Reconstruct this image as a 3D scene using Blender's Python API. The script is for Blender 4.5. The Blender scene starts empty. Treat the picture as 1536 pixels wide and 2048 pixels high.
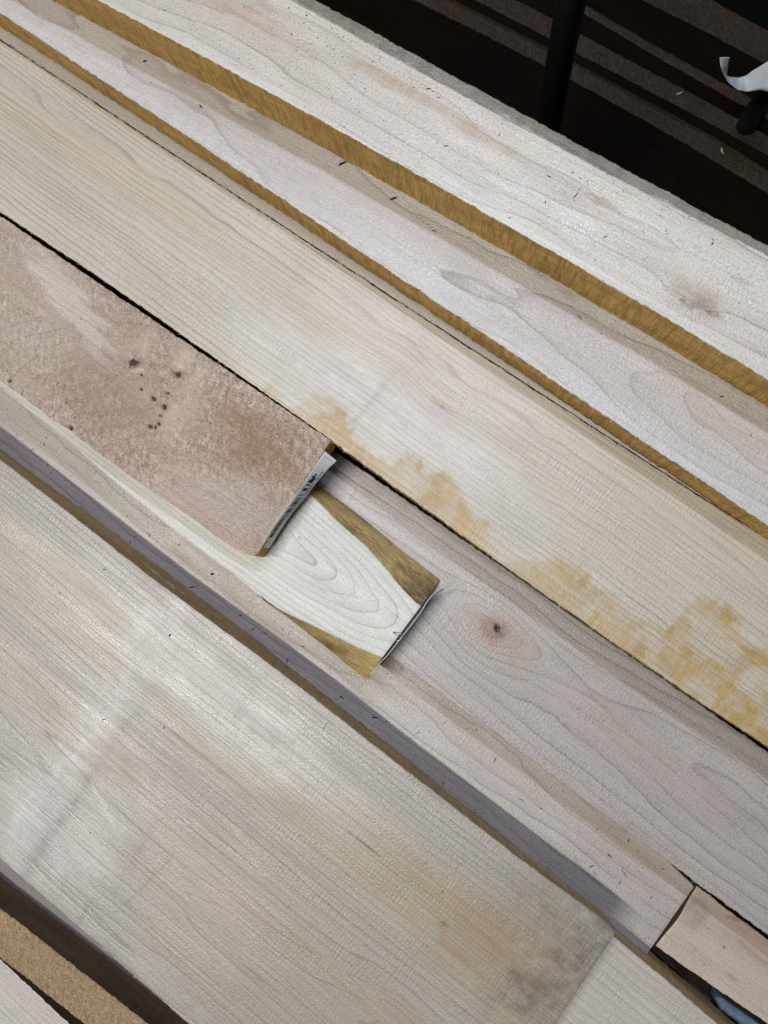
import bpy, math, random
import numpy as np
from mathutils import Matrix, Vector

random.seed(7)
rng = np.random.default_rng(11)
scene = bpy.context.scene
COL = scene.collection

# ------------------------------------------------------------------ camera
W, H, F = 1536.0, 2048.0, 1538.0            # photograph size and focal length in its pixels
CAMZ = 0.70                                 # metres above the lower plank's face
NAD = (930.0, 1150.0)                       # where a plumb line below the lens falls
dn = np.array([(NAD[0]-W/2)/F, -(NAD[1]-H/2)/F, -1.0]); dn /= np.linalg.norm(dn)
wz = -dn
wx = np.array([1.0, 0, 0]) - wz*wz[0]; wx /= np.linalg.norm(wx)
wy = np.cross(wz, wx)
RWC = np.stack([wx, wy, wz])                # rows: world axes seen from the camera
cam_data = bpy.data.cameras.new('camera'); cam = bpy.data.objects.new('camera', cam_data); COL.objects.link(cam)
m = Matrix.Identity(4)
for i in range(3):
    for j in range(3):
        m[i][j] = RWC[i, j]
m[0][3], m[1][3], m[2][3] = 0, 0, CAMZ
cam.matrix_world = m
cam_data.sensor_fit = 'HORIZONTAL'; cam_data.sensor_width = 36.0; cam_data.lens = 36.0*F/W
cam_data.clip_start = 0.02; cam_data.clip_end = 50
scene.camera = cam

# ------------------------------------------------------------------ light: two ceiling tubes and the room's soft bounce
world = bpy.data.worlds.new('World'); scene.world = world; world.use_nodes = True
bg = world.node_tree.nodes['Background']; bg.inputs[0].default_value = (0.62, 0.72, 1.0, 1); bg.inputs[1].default_value = 0.055
BD = np.array([0.82, -0.572]); BD /= np.linalg.norm(BD)       # the way the boards run
PD = np.array([-BD[1], BD[0]])                                # across them, up and to the right
def tube(name, off, along, height, watts, col, length, width):
    ld = bpy.data.lights.new(name, 'AREA'); ld.shape = 'RECTANGLE'; ld.size = length; ld.size_y = width
    ld.energy = watts; ld.color = col
    o = bpy.data.objects.new(name, ld); COL.objects.link(o)
    p = PD*off + BD*along
    pos = Vector((p[0], p[1], height)); o.location = pos
    zax = (pos - Vector((0, 0, 0.05))).normalized()
    xax = Vector((BD[0], BD[1], 0)); xax = (xax - zax*xax.dot(zax)).normalized(); yax = zax.cross(xax)
    o.matrix_world = Matrix(((xax.x, yax.x, zax.x, pos.x), (xax.y, yax.y, zax.y, pos.y), (xax.z, yax.z, zax.z, pos.z), (0, 0, 0, 1)))
tube('ceiling_tube_near', -0.72, -0.62, 2.4, 47, (1.0, 0.965, 0.89), 1.2, 0.08)
tube('ceiling_tube_middle', 0.24, -0.60, 2.4, 5, (0.90, 0.94, 1.0), 1.2, 0.08)
tube('ceiling_tube_far', 1.08, -0.45, 2.4, 28, (0.70, 0.80, 1.0), 1.2, 0.09)

vs = scene.view_settings
vs.view_transform = 'Standard'; vs.look = 'None'; vs.gamma = 1.0; vs.exposure = -0.08; vs.use_curve_mapping = False

# ------------------------------------------------------------------ helpers
def at(px, py, z):
    """world point at height z that the photograph shows at a pixel"""
    c = np.array([(px-W/2)/F, -(py-H/2)/F, -1.0])
    d = RWC @ c
    s = (z-CAMZ)/d[2]
    return np.array([d[0]*s, d[1]*s, z])

def hash01(ix, iy, seed):
    h = (ix.astype(np.int64)*374761393 + iy.astype(np.int64)*668265263 + seed*974711) & 0xFFFFFFFF
    h = ((h ^ (h >> 13))*1274126177) & 0xFFFFFFFF
    h = (h ^ (h >> 16)) & 0xFFFFFF
    return h/float(0xFFFFFF)
def vn(x, y, seed=0):
    """smooth value noise in -1..1"""
    x = np.asarray(x, float); y = np.asarray(y, float)
    x, y = np.broadcast_arrays(x, y)
    ix = np.floor(x); iy = np.floor(y); fx = x-ix; fy = y-iy
    fx = fx*fx*fx*(fx*(fx*6-15)+10); fy = fy*fy*fy*(fy*(fy*6-15)+10)
    a = hash01(ix, iy, seed); b = hash01(ix+1, iy, seed); c = hash01(ix, iy+1, seed); d = hash01(ix+1, iy+1, seed)
    return ((a+(b-a)*fx)*(1-fy) + (c+(d-c)*fx)*fy)*2-1
def fbm(x, y, seed=0, o=3):
    s = 0; a = 1; t = 0
    for k in range(o):
        s = s + a*vn(x*2**k+17.3*k, y*2**k+5.1*k, seed+k*31); t += a; a *= .5
    return s/t
def sig(x): return 1/(1+np.exp(-np.clip(x, -40, 40)))
def sstep(a, b, x):
    t = np.clip((x-a)/(b-a), 0, 1); return t*t*(3-2*t)
def tag(o, label=None, cat=None, group=None, kind=None):
    if label: o['label'] = label
    if cat: o['category'] = cat
    if group: o['group'] = group
    if kind: o['kind'] = kind
    return o
def mesh_obj(name, verts, faces, mats=(), parent=None, midx=None, smooth=True):
    me = bpy.data.meshes.new(name); me.from_pydata([tuple(v) for v in verts], [], faces)
    for mm in mats: me.materials.append(mm)
    if midx is not None: me.polygons.foreach_set('material_index', midx)
    me.polygons.foreach_set('use_smooth', [smooth]*len(me.polygons)); me.update()
    o = bpy.data.objects.new(name, me); COL.objects.link(o)
    if parent: o.parent = parent
    return o

# ------------------------------------------------------------------ materials
class NT:
    def __init__(s, name):
        s.m = bpy.data.materials.new(name); s.m.use_nodes = True; s.t = s.m.node_tree; s.t.nodes.clear()
        s.out = s.t.nodes.new('ShaderNodeOutputMaterial'); s.b = s.t.nodes.new('ShaderNodeBsdfPrincipled')
        s.t.links.new(s.b.outputs[0], s.out.inputs[0])
    def n(s, typ, ins=None, **kw):
        x = s.t.nodes.new(typ)
        for k, v in kw.items(): setattr(x, k, v)
        for k, v in (ins or {}).items(): s.put(x.inputs[k], v)
        return x
    def put(s, sock, v):
        if hasattr(v, 'is_output'): s.t.links.new(v, sock)
        else: sock.default_value = v
    def math(s, op, a, b=0.0, c=0.0, clamp=False):
        x = s.n('ShaderNodeMath', {0: a, 1: b, 2: c}, operation=op); x.use_clamp = clamp; return x.outputs[0]
    def mix(s, f, a, b, blend='MIX'):
        x = s.n('ShaderNodeMix', data_type='RGBA', blend_type=blend)
        s.put(x.inputs[0], f); s.put(x.inputs[6], a if hasattr(a, 'is_output') else (*a[:3], 1)); s.put(x.inputs[7], b if hasattr(b, 'is_output') else (*b[:3], 1))
        return x.outputs[2]
    def coord(s, scale, off=(0, 0, 0), rot=(0, 0, 0)):
        if not hasattr(s, 'tc'): s.tc = s.n('ShaderNodeTexCoord')
        return s.n('ShaderNodeMapping', {0: s.tc.outputs['Object'], 'Scale': scale, 'Location': off, 'Rotation': rot}).outputs[0]
    def noise(s, scale, detail=2.0, rough=.5, off=(0, 0, 0), dist=0.0, rot=(0, 0, 0)):
        return s.n('ShaderNodeTexNoise', {'Vector': s.coord(scale, off, rot), 'Scale': 1.0, 'Detail': detail, 'Roughness': rough, 'Distortion': dist}).outputs[0]
    def rng(s, v, a, b, c=0.0, d=1.0, smooth=False):
        x = s.n('ShaderNodeMapRange', {0: v, 1: a, 2: b, 3: c, 4: d}); x.clamp = True
        if smooth: x.interpolation_type = 'SMOOTHSTEP'
        return x.outputs[0]

def wood(name, c1, c2, line, lstr=.5, speck=.3, flecks=.3, bump=.35, saw=.2, rough=.50, lw=.82, fuzz=0.0, seed=0.0, spec=.5, grit=.42):
    t = NT(name); o = (seed*3.7, seed*1.3, seed)
    blot = t.noise((5, 16, 16), 3, .55, o)
    blot2 = t.noise((22, 30, 30), 3, .6, o)
    fib = t.noise((14, 420, 420), 3, .6, o)
    fib2 = t.noise((60, 1300, 1300), 2, .6, o)
    col = t.mix(t.rng(blot, .32, .68, 0, 1), c1, c2)
    col = t.mix(t.math('MULTIPLY', t.rng(blot2, .35, .75), .35), col, tuple(x*.86 for x in c2))
    # growth lines: the ring count is stored on the mesh
    ring = t.n('ShaderNodeAttribute', attribute_name='ring').outputs['Fac']
    wob = t.noise((25, 120, 120), 2, .5, o)
    rr = t.math('ADD', ring, t.math('MULTIPLY', t.math('SUBTRACT', wob, .5), .22))
    fr = t.math('FRACT', rr)
    up = t.rng(fr, lw-.45, lw, 0, .28); pk = t.math('MULTIPLY', t.rng(fr, lw, lw+.10, 0, .72, True), 1.0)
    dnn = t.rng(fr, lw+.12, 1.0, 1, 0, True)
    ln = t.math('MULTIPLY', t.math('ADD', up, pk), dnn)
    rid = t.n('ShaderNodeTexWhiteNoise', {'W': t.math('FLOOR', rr)}, noise_dimensions='1D').outputs[0]
    lvar = t.math('MULTIPLY', t.rng(t.noise((9, 40, 40), 2, .5, (o[0]+4, o[1], 2)), .3, .6, .55, 1.0), t.rng(rid, 0, 1, .5, 1.0))
    col = t.mix(t.math('MULTIPLY', t.math('MULTIPLY', ln, lvar), lstr), col, line)
    # fibre streaks and short pores
    col = t.mix(t.math('MULTIPLY', t.rng(fib, .3, .7), .22), col, tuple(x*.72 for x in line) if fuzz < .01 else line)
    col = t.mix(t.math('MULTIPLY', t.rng(fib2, .62, .8), .35*flecks), col, tuple(x*.5 for x in line))
    col = t.mix(t.math('MULTIPLY', t.rng(fib2, .42, .25), .30*flecks), col, (.85, .82, .76))
    # fine grit of a rough-sawn face
    g1 = t.noise((620, 900, 900), 2, .6, o); g2 = t.noise((210, 360, 360), 3, .6, (o[0]+6, 0, 0))
    col = t.mix(t.math('MULTIPLY', t.rng(g1, .5, .74), grit), col, tuple(x*.42 for x in c2))
    col = t.mix(t.math('MULTIPLY', t.rng(g1, .48, .28), grit*.8), col, tuple(min(.9, x*1.32) for x in c1))
    col = t.mix(t.math('MULTIPLY', t.rng(g2, .52, .75), grit*.6), col, tuple(x*.55 for x in c2))
    # torn, woolly grain
    fz = t.noise((420, 620, 620), 3, .65, o, .6)
    if fuzz > 0:
        rv = t.n('ShaderNodeMapping', {0: t.tc.outputs['Object'], 'Rotation': (0, 0, .96)}).outputs[0]
        rv = t.n('ShaderNodeMapping', {0: rv, 'Scale': (140, 290, 260), 'Location': o}).outputs[0]
        fz2 = t.n('ShaderNodeTexNoise', {'Vector': rv, 'Scale': 1.0, 'Detail': 5.0, 'Roughness': .74, 'Distortion': .5}).outputs[0]
        fpatch = t.rng(t.noise((18, 26, 26), 3, .6, o), .35, .65, .25, 1)
        col = t.mix(t.math('MULTIPLY', t.math('MULTIPLY', t.rng(fz2, .5, .66), fpatch), fuzz), col, tuple(min(1, x*1.42+.04) for x in c1))
        col = t.mix(t.math('MULTIPLY', t.rng(fz2, .47, .31), fuzz*.85), col, tuple(x*.50 for x in c2))
        col = t.mix(t.math('MULTIPLY', t.math('MULTIPLY', ln, lvar), lstr*.14), col, line)
    else:
        col = t.mix(t.math('MULTIPLY', t.rng(fz, .58, .8), .22), col, tuple(x*.6 for x in c2))
    # stains and marks placed on the mesh
    at_ = t.n('ShaderNodeAttribute', attribute_name='tint')
    tn = t.noise((90, 70, 70), 4, .65, o)
    tf = t.math('MULTIPLY', at_.outputs['Alpha'], t.rng(tn, .25, .6, .35, 1.15), clamp=True)
    tf = t.math('ADD', tf, t.math('MULTIPLY', t.math('SUBTRACT', at_.outputs['Alpha'], .8, clamp=True), 4.0), clamp=True)
    tcol = t.mix(t.math('MULTIPLY', t.rng(fib, .35, .7), .25), at_.outputs['Color'], (.05, .03, .015))
    col = t.mix(tf, col, tcol)
    # grains of dirt and sawdust
    vor = t.n('ShaderNodeTexVoronoi', {'Vector': t.coord((560, 760, 330), o), 'Scale': 1.0}, feature='F1')
    dens = t.rng(t.noise((14, 20, 20), 3, .6, (o[0]+9, 0, 0)), .38, .66, 0.02, 1.0)
    rnd = t.n('ShaderNodeSeparateColor', {0: vor.outputs['Color']}).outputs[0]
    keep = t.math('LESS_THAN', rnd, t.math('MULTIPLY', dens, speck))
    sp = t.math('MULTIPLY', t.rng(vor.outputs['Distance'], .16, .30, 1, 0), keep)
    col = t.mix(t.math('MULTIPLY', sp, .72), col, (.045, .035, .032))
    t.put(t.b.inputs['Base Color'], col)
    sheen = t.noise((10, 60, 60), 3, .6, (o[0]+2, 3, 0))
    t.put(t.b.inputs['Roughness'], t.rng(sheen, .3, .7, rough+.12, rough-.14))
    t.b.inputs['Specular IOR Level'].default_value = spec
    sw = t.n('ShaderNodeTexWave', {'Vector': t.coord((1, .12, 0), o), 'Scale': 95.0, 'Distortion': 9.0, 'Detail': 4.0, 'Detail Scale': 2.5, 'Detail Roughness': .7}, wave_type='BANDS', bands_direction='X').outputs[1]
    hgt = t.math('ADD', t.math('MULTIPLY', fz, .7+2.2*fuzz), t.math('ADD', t.math('MULTIPLY', fib, .6), t.math('ADD', t.math('MULTIPLY', sw, t.math('MULTIPLY', t.rng(blot2, .4, .65), saw)), t.math('MULTIPLY', ln, -.25))))
    bp = t.n('ShaderNodeBump', {'Strength': bump, 'Distance': .0012, 'Height': hgt})
    t.put(t.b.inputs['Normal'], bp.outputs[0])
    return t.m

def edgewood(name, c1, c2, diag=.6, seed=0.0, rough=.7):
    """sawn long edges and ends"""
    t = NT(name); o = (seed*2.1, seed, seed*.7)
    a = t.noise((9, 30, 60), 4, .6, o)
    f = t.noise((25, 300, 380), 3, .65, o)
    w = t.noise((210, 60, 34), 4, .65, o, .4, (0, .35, 0))
    w2 = t.noise((620, 160, 60), 3, .7, (o[0]+3, 0, 0), .3, (0, .25, 0)); big = t.noise((3.5, 10, 20), 3, .6, (o[0]+8, 1, 0))
    col = t.mix(t.rng(a, .36, .62), c1, c2)
    col = t.mix(t.rng(big, .45, .70, 0, .40), col, tuple(x*.55 for x in c2))
    col = t.mix(t.math('MULTIPLY', t.rng(w2, .5, .72), .6*diag), col, tuple(x*.4 for x in c2))
    col = t.mix(t.math('MULTIPLY', t.rng(w2, .46, .28), .45*diag), col, tuple(min(1, x*1.35) for x in c1))
    col = t.mix(t.math('MULTIPLY', t.rng(w, .48, .72), .55*diag), col, tuple(x*.45 for x in c2))
    col = t.mix(t.math('MULTIPLY', t.rng(f, .5, .75), .4), col, tuple(x*.5 for x in c2))
    col = t.mix(t.math('MULTIPLY', t.rng(f, .42, .25), .3), col, tuple(min(1, x*1.5) for x in c1))
    t.put(t.b.inputs['Base Color'], col); t.b.inputs['Roughness'].default_value = rough; t.b.inputs['Specular IOR Level'].default_value = .25
    bp = t.n('ShaderNodeBump', {'Strength': .7, 'Distance': .0012, 'Height': t.math('ADD', f, t.math('ADD', w2, t.math('MULTIPLY', w, .7)))})
    t.put(t.b.inputs['Normal'], bp.outputs[0]); return t.m

def bark(name):
    t = NT(name)
    a = t.noise((48, 130, 130), 5, .7); b = t.noise((170, 520, 520), 4, .72); k = t.noise((34, 80, 80), 4, .65, (3, 8, 0))
    col = t.mix(t.rng(a, .35, .62), (.66, .50, .22), (.48, .34, .13))
    col = t.mix(t.rng(b, .56, .76, 0, .6), col, (.15, .095, .035))
    col = t.mix(t.rng(k, .58, .66, 0, .5), col, (.12, .075, .045))
    at_ = t.n('ShaderNodeAttribute', attribute_name='tint')
    col = t.mix(t.math('MULTIPLY', at_.outputs['Alpha'], t.rng(b, .3, .6, .45, 1.1), clamp=True), col, at_.outputs['Color'])
    t.put(t.b.inputs['Base Color'], col); t.b.inputs['Roughness'].default_value = .62; t.b.inputs['Specular IOR Level'].default_value = .3
    bp = t.n('ShaderNodeBump', {'Strength': .9, 'Distance': .002, 'Height': t.math('ADD', a, b)}); t.put(t.b.inputs['Normal'], bp.outputs[0])
    return t.m

def plain(name, c, rough=.6, metal=0.0, spec=.4, nz=60, var=.25, c2=None, bump=.2):
    t = NT(name)
    a = t.noise((nz, nz, nz), 4, .6)
    t.put(t.b.inputs['Base Color'], t.mix(t.rng(a, .3, .7), c, c2 or tuple(x*(1-var) for x in c)))
    t.put(t.b.inputs['Roughness'], t.rng(a, .3, .7, max(.05, rough-.1), min(1, rough+.1)))
    t.b.inputs['Metallic'].default_value = metal; t.b.inputs['Specular IOR Level'].default_value = spec
    bp = t.n('ShaderNodeBump', {'Strength': bump, 'Distance': .0006, 'Height': t.noise((nz*5,)*3, 3, .6)}); t.put(t.b.inputs['Normal'], bp.outputs[0])
    return t.m

MAT = {}
MAT['T1'] = wood('pale_maple_specked', (.67, .63, .55), (.57, .52, .44), (.27, .195, .13), .74, speck=.45, flecks=.35, bump=.45, saw=.1, seed=1, lw=.86, rough=.38, spec=.95)
MAT['T2'] = wood('grey_white_maple', (.565, .54, .50), (.49, .455, .415), (.22, .17, .14), .72, speck=.14, flecks=.35, bump=.5, saw=.1, seed=2, lw=.86, fuzz=.14, rough=.40, spec=.9)
MAT['M'] = wood('cream_straight_maple', (.615, .57, .48), (.535, .48, .39), (.22, .165, .105), .92, speck=.02, flecks=.5, bump=.42, saw=.2, seed=3, lw=.77, grit=.36, rough=.42, spec=.85)
MAT['S'] = wood('pink_grey_maple', (.50, .46, .415), (.45, .405, .36), (.33, .25, .2), .35, speck=.08, flecks=.2, bump=.3, saw=.1, seed=4)
MAT['B'] = wood('torn_brown_maple', (.60, .48, .385), (.40, .295, .215), (.22, .14, .09), .60, speck=.03, flecks=.3, bump=.7, saw=.1, rough=.44, seed=5, fuzz=.9, grit=.8, spec=.7)
MAT['K'] = wood('knotty_pink_maple', (.49, .455, .425), (.40, .36, .33), (.165, .125, .105), .82, speck=.50, flecks=.4, bump=.5, saw=.12, seed=6, lw=.87, rough=.42, spec=.8)
MAT['L'] = wood('white_sapwood', (.71, .72, .67), (.67, .67, .62), (.32, .27, .22), .75, speck=.42, flecks=.25, bump=.4, saw=.1, seed=7, lw=.85, grit=.3)
MAT['P'] = wood('pink_beige_maple', (.515, .475, .445), (.435, .39, .36), (.19, .145, .125), .78, speck=.2, flecks=.4, bump=.5, saw=.1, seed=8, lw=.86, rough=.42, spec=.8)
MAT['Q'] = wood('warm_beige_maple', (.59, .51, .43), (.53, .45, .38), (.36, .25, .19), .3, speck=.14, flecks=.2, bump=.4, saw=.1, seed=9)
MAT['A'] = wood('weathered_grey_maple', (.445, .42, .375), (.36, .32, .265), (.14, .11, .08), .78, speck=.05, flecks=.6, bump=.45, saw=.15, seed=10, lw=.80, rough=.42, spec=1.0, grit=.5)
MAT['A2'] = wood('plain_light_maple', (.56, .53, .465), (.50, .465, .40), (.27, .22, .17), .6, speck=.06, flecks=.45, bump=.5, saw=.3, seed=11)
MAT['C1'] = wood('woolly_tan_maple', (.50, .36, .20), (.38, .26, .135), (.2, .12, .06), .0, speck=.0, flecks=.1, bump=.9, saw=.1, seed=12, fuzz=.9, grit=.5)
MAT['C2'] = wood('clean_white_maple', (.66, .62, .57), (.60, .55, .50), (.29, .23, .19), .65, speck=.02, flecks=.45, bump=.5, saw=.3, seed=13, lw=.78)
MAT['D'] = wood('walnut_lit_tops', (.042, .028, .018), (.022, .014, .009), (.02, .014, .010), .4, speck=.1, flecks=.1, bump=.6, saw=.2, seed=14, fuzz=.45, grit=.3, spec=.10)  # rack shade put into the dark colour, tops left lighter as if lit
MAT['U'] = wood('dark_rough_underlayer', (.30, .22, .14), (.20, .145, .09), (.10, .07, .04), .3, speck=.2, flecks=.2, bump=.7, saw=.2, seed=15, fuzz=.4)
MAT['e_gold'] = edgewood('golden_sawn_edge', (.74, .47, .155), (.57, .345, .10), 1.15, 1)
MAT['e_tan'] = edgewood('tan_sawn_edge', (.60, .45, .235), (.47, .335, .16), .7, 2)
MAT['e_dark'] = edgewood('dark_sawn_edge', (.20, .135, .075), (.14, .09, .05), .5, 3)
MAT['e_pale'] = edgewood('pale_sawn_edge', (.46, .38, .28), (.38, .30, .21), .4, 4)
MAT['e_walnut'] = edgewood('walnut_shaded_sides', (.018, .012, .010), (.011, .008, .007), .3, 5)  # sides get their shade by colour, darker than the tops
MAT['bark'] = bark('live_edge')
MAT['black'] = plain('black_painted_steel', (.010, .010, .011), .42, 0, .5, 90, .3)
MAT['paper'] = plain('label_paper', (.64, .68, .68), .45, 0, .4, 30, .06, bump=.05)
MAT['tissue'] = plain('crumpled_paper', (.42, .45, .47), .75, 0, .3, 45, .22, bump=.5)
MAT['ink'] = plain('print_ink', (.022, .022, .025), .6, 0, .3, 80, .2)
MAT['steel'] = plain('staple_wire', (.55, .56, .57), .32, 1.0, .5, 80, .2)
MAT['chip'] = plain('bark_chip', (.035, .031, .030), .8, 0, .2, 500, .5)
MAT['chip_tan'] = plain('tan_sliver', (.50, .38, .24), .7, 0, .3, 500, .3)
MAT['blue'] = plain('blue_tarp', (.34, .47, .58), .5, 0, .4, 25, .2)
MAT['floor'] = plain('dark_floor', (.004, .004, .004), .95, 0, .02, 14, .4)  # near-black colour stands in for the rack's overhead shade
MAT['fibre'] = plain('torn_fibre', (.66, .60, .50), .7, 0, .3, 400, .2)

# ------------------------------------------------------------------ boards
def extend(pts, e0, e1):
    p = [np.array(q, float) for q in pts]
    def d(a, b): v = a-b; return v/np.linalg.norm(v)
    k = min(3, len(p)-1)
    if e0: p.insert(0, p[0] + d(p[0], p[k])*e0)
    if e1: p.append(p[-1] + d(p[-1], p[-1-k])*e1)
    return p
def resample(w, n, smooth):
    w = np.array(w); s = np.r_[0, np.cumsum(np.linalg.norm(np.diff(w, axis=0), axis=1))]
    t = np.linspace(0, s[-1], n); q = np.stack([np.interp(t, s, w[:, 0]), np.interp(t, s, w[:, 1])], 1)
    k = int(smooth/(s[-1]/n))//2
    if k > 0:
        for a in range(2):
            x = q[:, a]
            pad = np.r_[2*x[0]-x[k:0:-1], x, 2*x[-1]-x[-2:-k-2:-1]]
            q[:, a] = np.convolve(pad, np.ones(2*k+1)/(2*k+1), 'valid')
    return q

class Board:
    """eA: the edge towards the dark rack, eB: the other long edge; pixel points of the top face, from upper left to lower right"""
    def __init__(s, eA, eB, z, th, ext=(0, 0), res=.0018, smooth=.03, fuzz=.0005, warp=.0006, seed=0, fit=(0, 0)):
        s.z, s.th, s.seed, s.warp = z, th, seed, warp
        def straighten(e, deg):
            if not deg: return e
            e = np.array(e, float); c_ = np.polyfit(e[:, 0], e[:, 1], deg); x = np.linspace(e[0, 0], e[-1, 0], 14)
            return list(zip(x, np.polyval(c_, x)))
        eA, eB = straighten(eA, fit[0]), straighten(eB, fit[1])
        wA = [at(p[0], p[1], z)[:2] for p in extend(eA, *ext)]; wB = [at(p[0], p[1], z)[:2] for p in extend(eB, *ext)]
        wA = np.array(wA); wB = np.array(wB)
        c = (wA[0]+wA[-1]+wB[0]+wB[-1])/4
        ax = (wA[-1]-wA[0])/np.linalg.norm(wA[-1]-wA[0]) + (wB[-1]-wB[0])/np.linalg.norm(wB[-1]-wB[0]); ax /= np.linalg.norm(ax)
        s.c, s.ax, s.ay = c, ax, np.array([-ax[1], ax[0]])
        length = max(np.linalg.norm(wA[-1]-wA[0]), np.linalg.norm(wB[-1]-wB[0]))
        width = max(np.linalg.norm(wA[0]-wB[0]), np.linalg.norm(wA[-1]-wB[-1]))
        s.nu = max(8, int(length/res)); nv = max(6, int(width/res)); s.nv = nv
        A = s.tolocal(resample(wA, s.nu, smooth)); B = s.tolocal(resample(wB, s.nu, smooth))
        for E, sd in ((A, 1), (B, 2)):
            u = E[:, 0]
            E[:, 1] += fuzz*(.45*vn(u*60, 0*u+sd, seed+sd) + .7*vn(u*240, 0*u+sd, seed+sd+9) + .5*vn(u*700, 0*u, seed+sd+5))
        wv = np.linspace(0, 1, nv-2); b = .0007/width
        wv = np.sort(np.r_[0, b, wv[1:-1], 1-b, 1]); s.nv = len(wv)
        s.U = A[:, None, 0]*(1-wv) + B[:, None, 0]*wv
        s.V = A[:, None, 1]*(1-wv) + B[:, None, 1]*wv
        s.dA = np.hypot(A[:, None, 0]-s.U, A[:, None, 1]-s.V); s.dB = np.hypot(B[:, None, 0]-s.U, B[:, None, 1]-s.V)
        s.wv = wv
        s.ring = np.zeros_like(s.U); s.tint = np.zeros(s.U.shape+(4,)); s.dz = np.zeros_like(s.U)
    def tolocal(s, xy):
        d = np.asarray(xy)-s.c; return np.stack([d @ s.ax, d @ s.ay], -1)
    def L(s, px, py):
        return s.tolocal(at(px, py, s.z)[:2])
    def paint(s, col, a):
        """lay a mark of one colour over what is there"""
        a = np.clip(a, 0, 1)[..., None]; old = s.tint[..., 3:]
        na = a + old*(1-a)
        s.tint[..., :3] = np.where(na > 1e-4, (np.array(col)*a + s.tint[..., :3]*old*(1-a))/np.maximum(na, 1e-4), np.array(col))
        s.tint[..., 3:] = na
    def blob(s, px, py, ru, rv, rot=0.0, nz=.25, fr=1.0, sharp=4.0, seed=0):
        """soft ellipse round a pixel, radii in metres, with an uneven rim"""
        u0, v0 = s.L(px, py); du, dv = s.U-u0, s.V-v0
        c, q = math.cos(rot), math.sin(rot)
        a, b = (du*c+dv*q)/ru, (-du*q+dv*c)/rv
        r = np.sqrt(a*a+b*b) + nz*fbm(s.U*fr/ru, s.V*fr/rv, seed+3, 3)
        return sig((1-r)*sharp*2)
    def stroke(s, p0, p1, wdt, soft=.5, seed=0, nz=.4):
        """a mark along a line between two pixels"""
        a = s.L(*p0); b = s.L(*p1); d = b-a; ln = np.linalg.norm(d); d = d/ln
        du, dv = s.U-a[0], s.V-a[1]
        t = du*d[0]+dv*d[1]; q = -du*d[1]+dv*d[0] + .25*wdt*vn(t/(wdt*4), 0*t, seed)
        m_ = sig((wdt/2-np.abs(q))/(wdt*soft*.25)) * sstep(-wdt, wdt, t)*sstep(ln+wdt, ln-wdt, t)
        return m_*np.clip(.82+nz*fbm(s.U*140, s.V*140, seed, 3), 0, 1)
    def build(s, name, top, side, end=None, parent=None, flareA=0.0, flareB=0.0, sideA=None, sideB=None, undercut=0.0):
        nu, nv = s.U.shape
        Zt = s.warp*fbm(s.U*9, s.V*16, s.seed+40, 2)*.8 + s.dz
        Zt = Zt.copy(); Zt[:, 0] -= .0006; Zt[:, -1] -= .0006; Zt[0, :] -= .0004; Zt[-1, :] -= .0004
        s.Zt = Zt
        top_v = np.stack([s.U, s.V, Zt], -1).reshape(-1, 3)
        idx = np.arange(nu*nv).reshape(nu, nv)
        F_ = [np.stack([idx[:-1, :-1], idx[:-1, 1:], idx[1:, 1:], idx[1:, :-1]], -1).reshape(-1, 4)]
        mi = [np.zeros(len(F_[0]), int)]
        verts = [top_v]; ring = [s.ring.reshape(-1)]; tint = [s.tint.reshape(-1, 4)]; base = nu*nv
        rows = np.linspace(0, 1, 6)
        def strip(U, V, Z, nrm, flare, m_id, flip, tcol=None):
            nonlocal base
            n = len(U); P = []
            for r in rows:
                off = flare*r**.8 - undercut*r + .0004*vn(np.arange(n)*.13, r*3, s.seed+70)*(r > 0)*(r < 1)
                P.append(np.stack([U+nrm[0]*off, V+nrm[1]*off, Z*(1-r) - s.th*r], -1))
            P = np.concatenate(P); k = len(rows)
            ii = np.arange(n*k).reshape(k, n)+base
            f = np.stack([ii[:-1, :-1], ii[:-1, 1:], ii[1:, 1:], ii[1:, :-1]], -1).reshape(-1, 4)
            if flip: f = f[:, ::-1]
            verts.append(P); F_.append(f); mi.append(np.full(len(f), m_id)); ring.append(np.zeros(n*k))
            tt = np.zeros((n*k, 4)); tint.append(tt); base += n*k
            return P[-n:]
        b1 = strip(s.U[:, 0], s.V[:, 0], Zt[:, 0], (0, 1), flareA, 1 if sideA is None else 3, True)
        b2 = strip(s.U[:, -1], s.V[:, -1], Zt[:, -1], (0, -1), flareB, 1 if sideB is None else 4, False)
        # the ends follow the flare of the long sides
        for e, flip in ((0, False), (-1, True)):
            n = nv; P = []; wv = s.wv
            for r in rows:
                oA = flareA*r**.8-undercut*r; oB = flareB*r**.8-undercut*r
                jit = .0003*vn(np.arange(n)*.4, r*5, s.seed+33)*(r > 0)
                P.append(np.stack([s.U[e]+jit, s.V[e]+oA*(1-wv)-oB*wv, Zt[e]*(1-r)-s.th*r], -1))
            P = np.concatenate(P); k = len(rows); ii = np.arange(n*k).reshape(k, n)+base
            f = np.stack([ii[:-1, :-1], ii[:-1, 1:], ii[1:, 1:], ii[1:, :-1]], -1).reshape(-1, 4)
            if flip: f = f[:, ::-1]
            verts.append(P); F_.append(f); mi.append(np.full(len(f), 2)); ring.append(np.zeros(n*k)); tint.append(np.zeros((n*k, 4))); base += n*k
        n = nu; P = np.concatenate([b1, b2]); ii = np.arange(2*n).reshape(2, n)+base
        f = np.stack([ii[0, :-1], ii[0, 1:], ii[1, 1:], ii[1, :-1]], -1)
        verts.append(P); F_.append(f); mi.append(np.full(len(f), 1)); ring.append(np.zeros(2*n)); tint.append(np.zeros((2*n, 4)))
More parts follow.
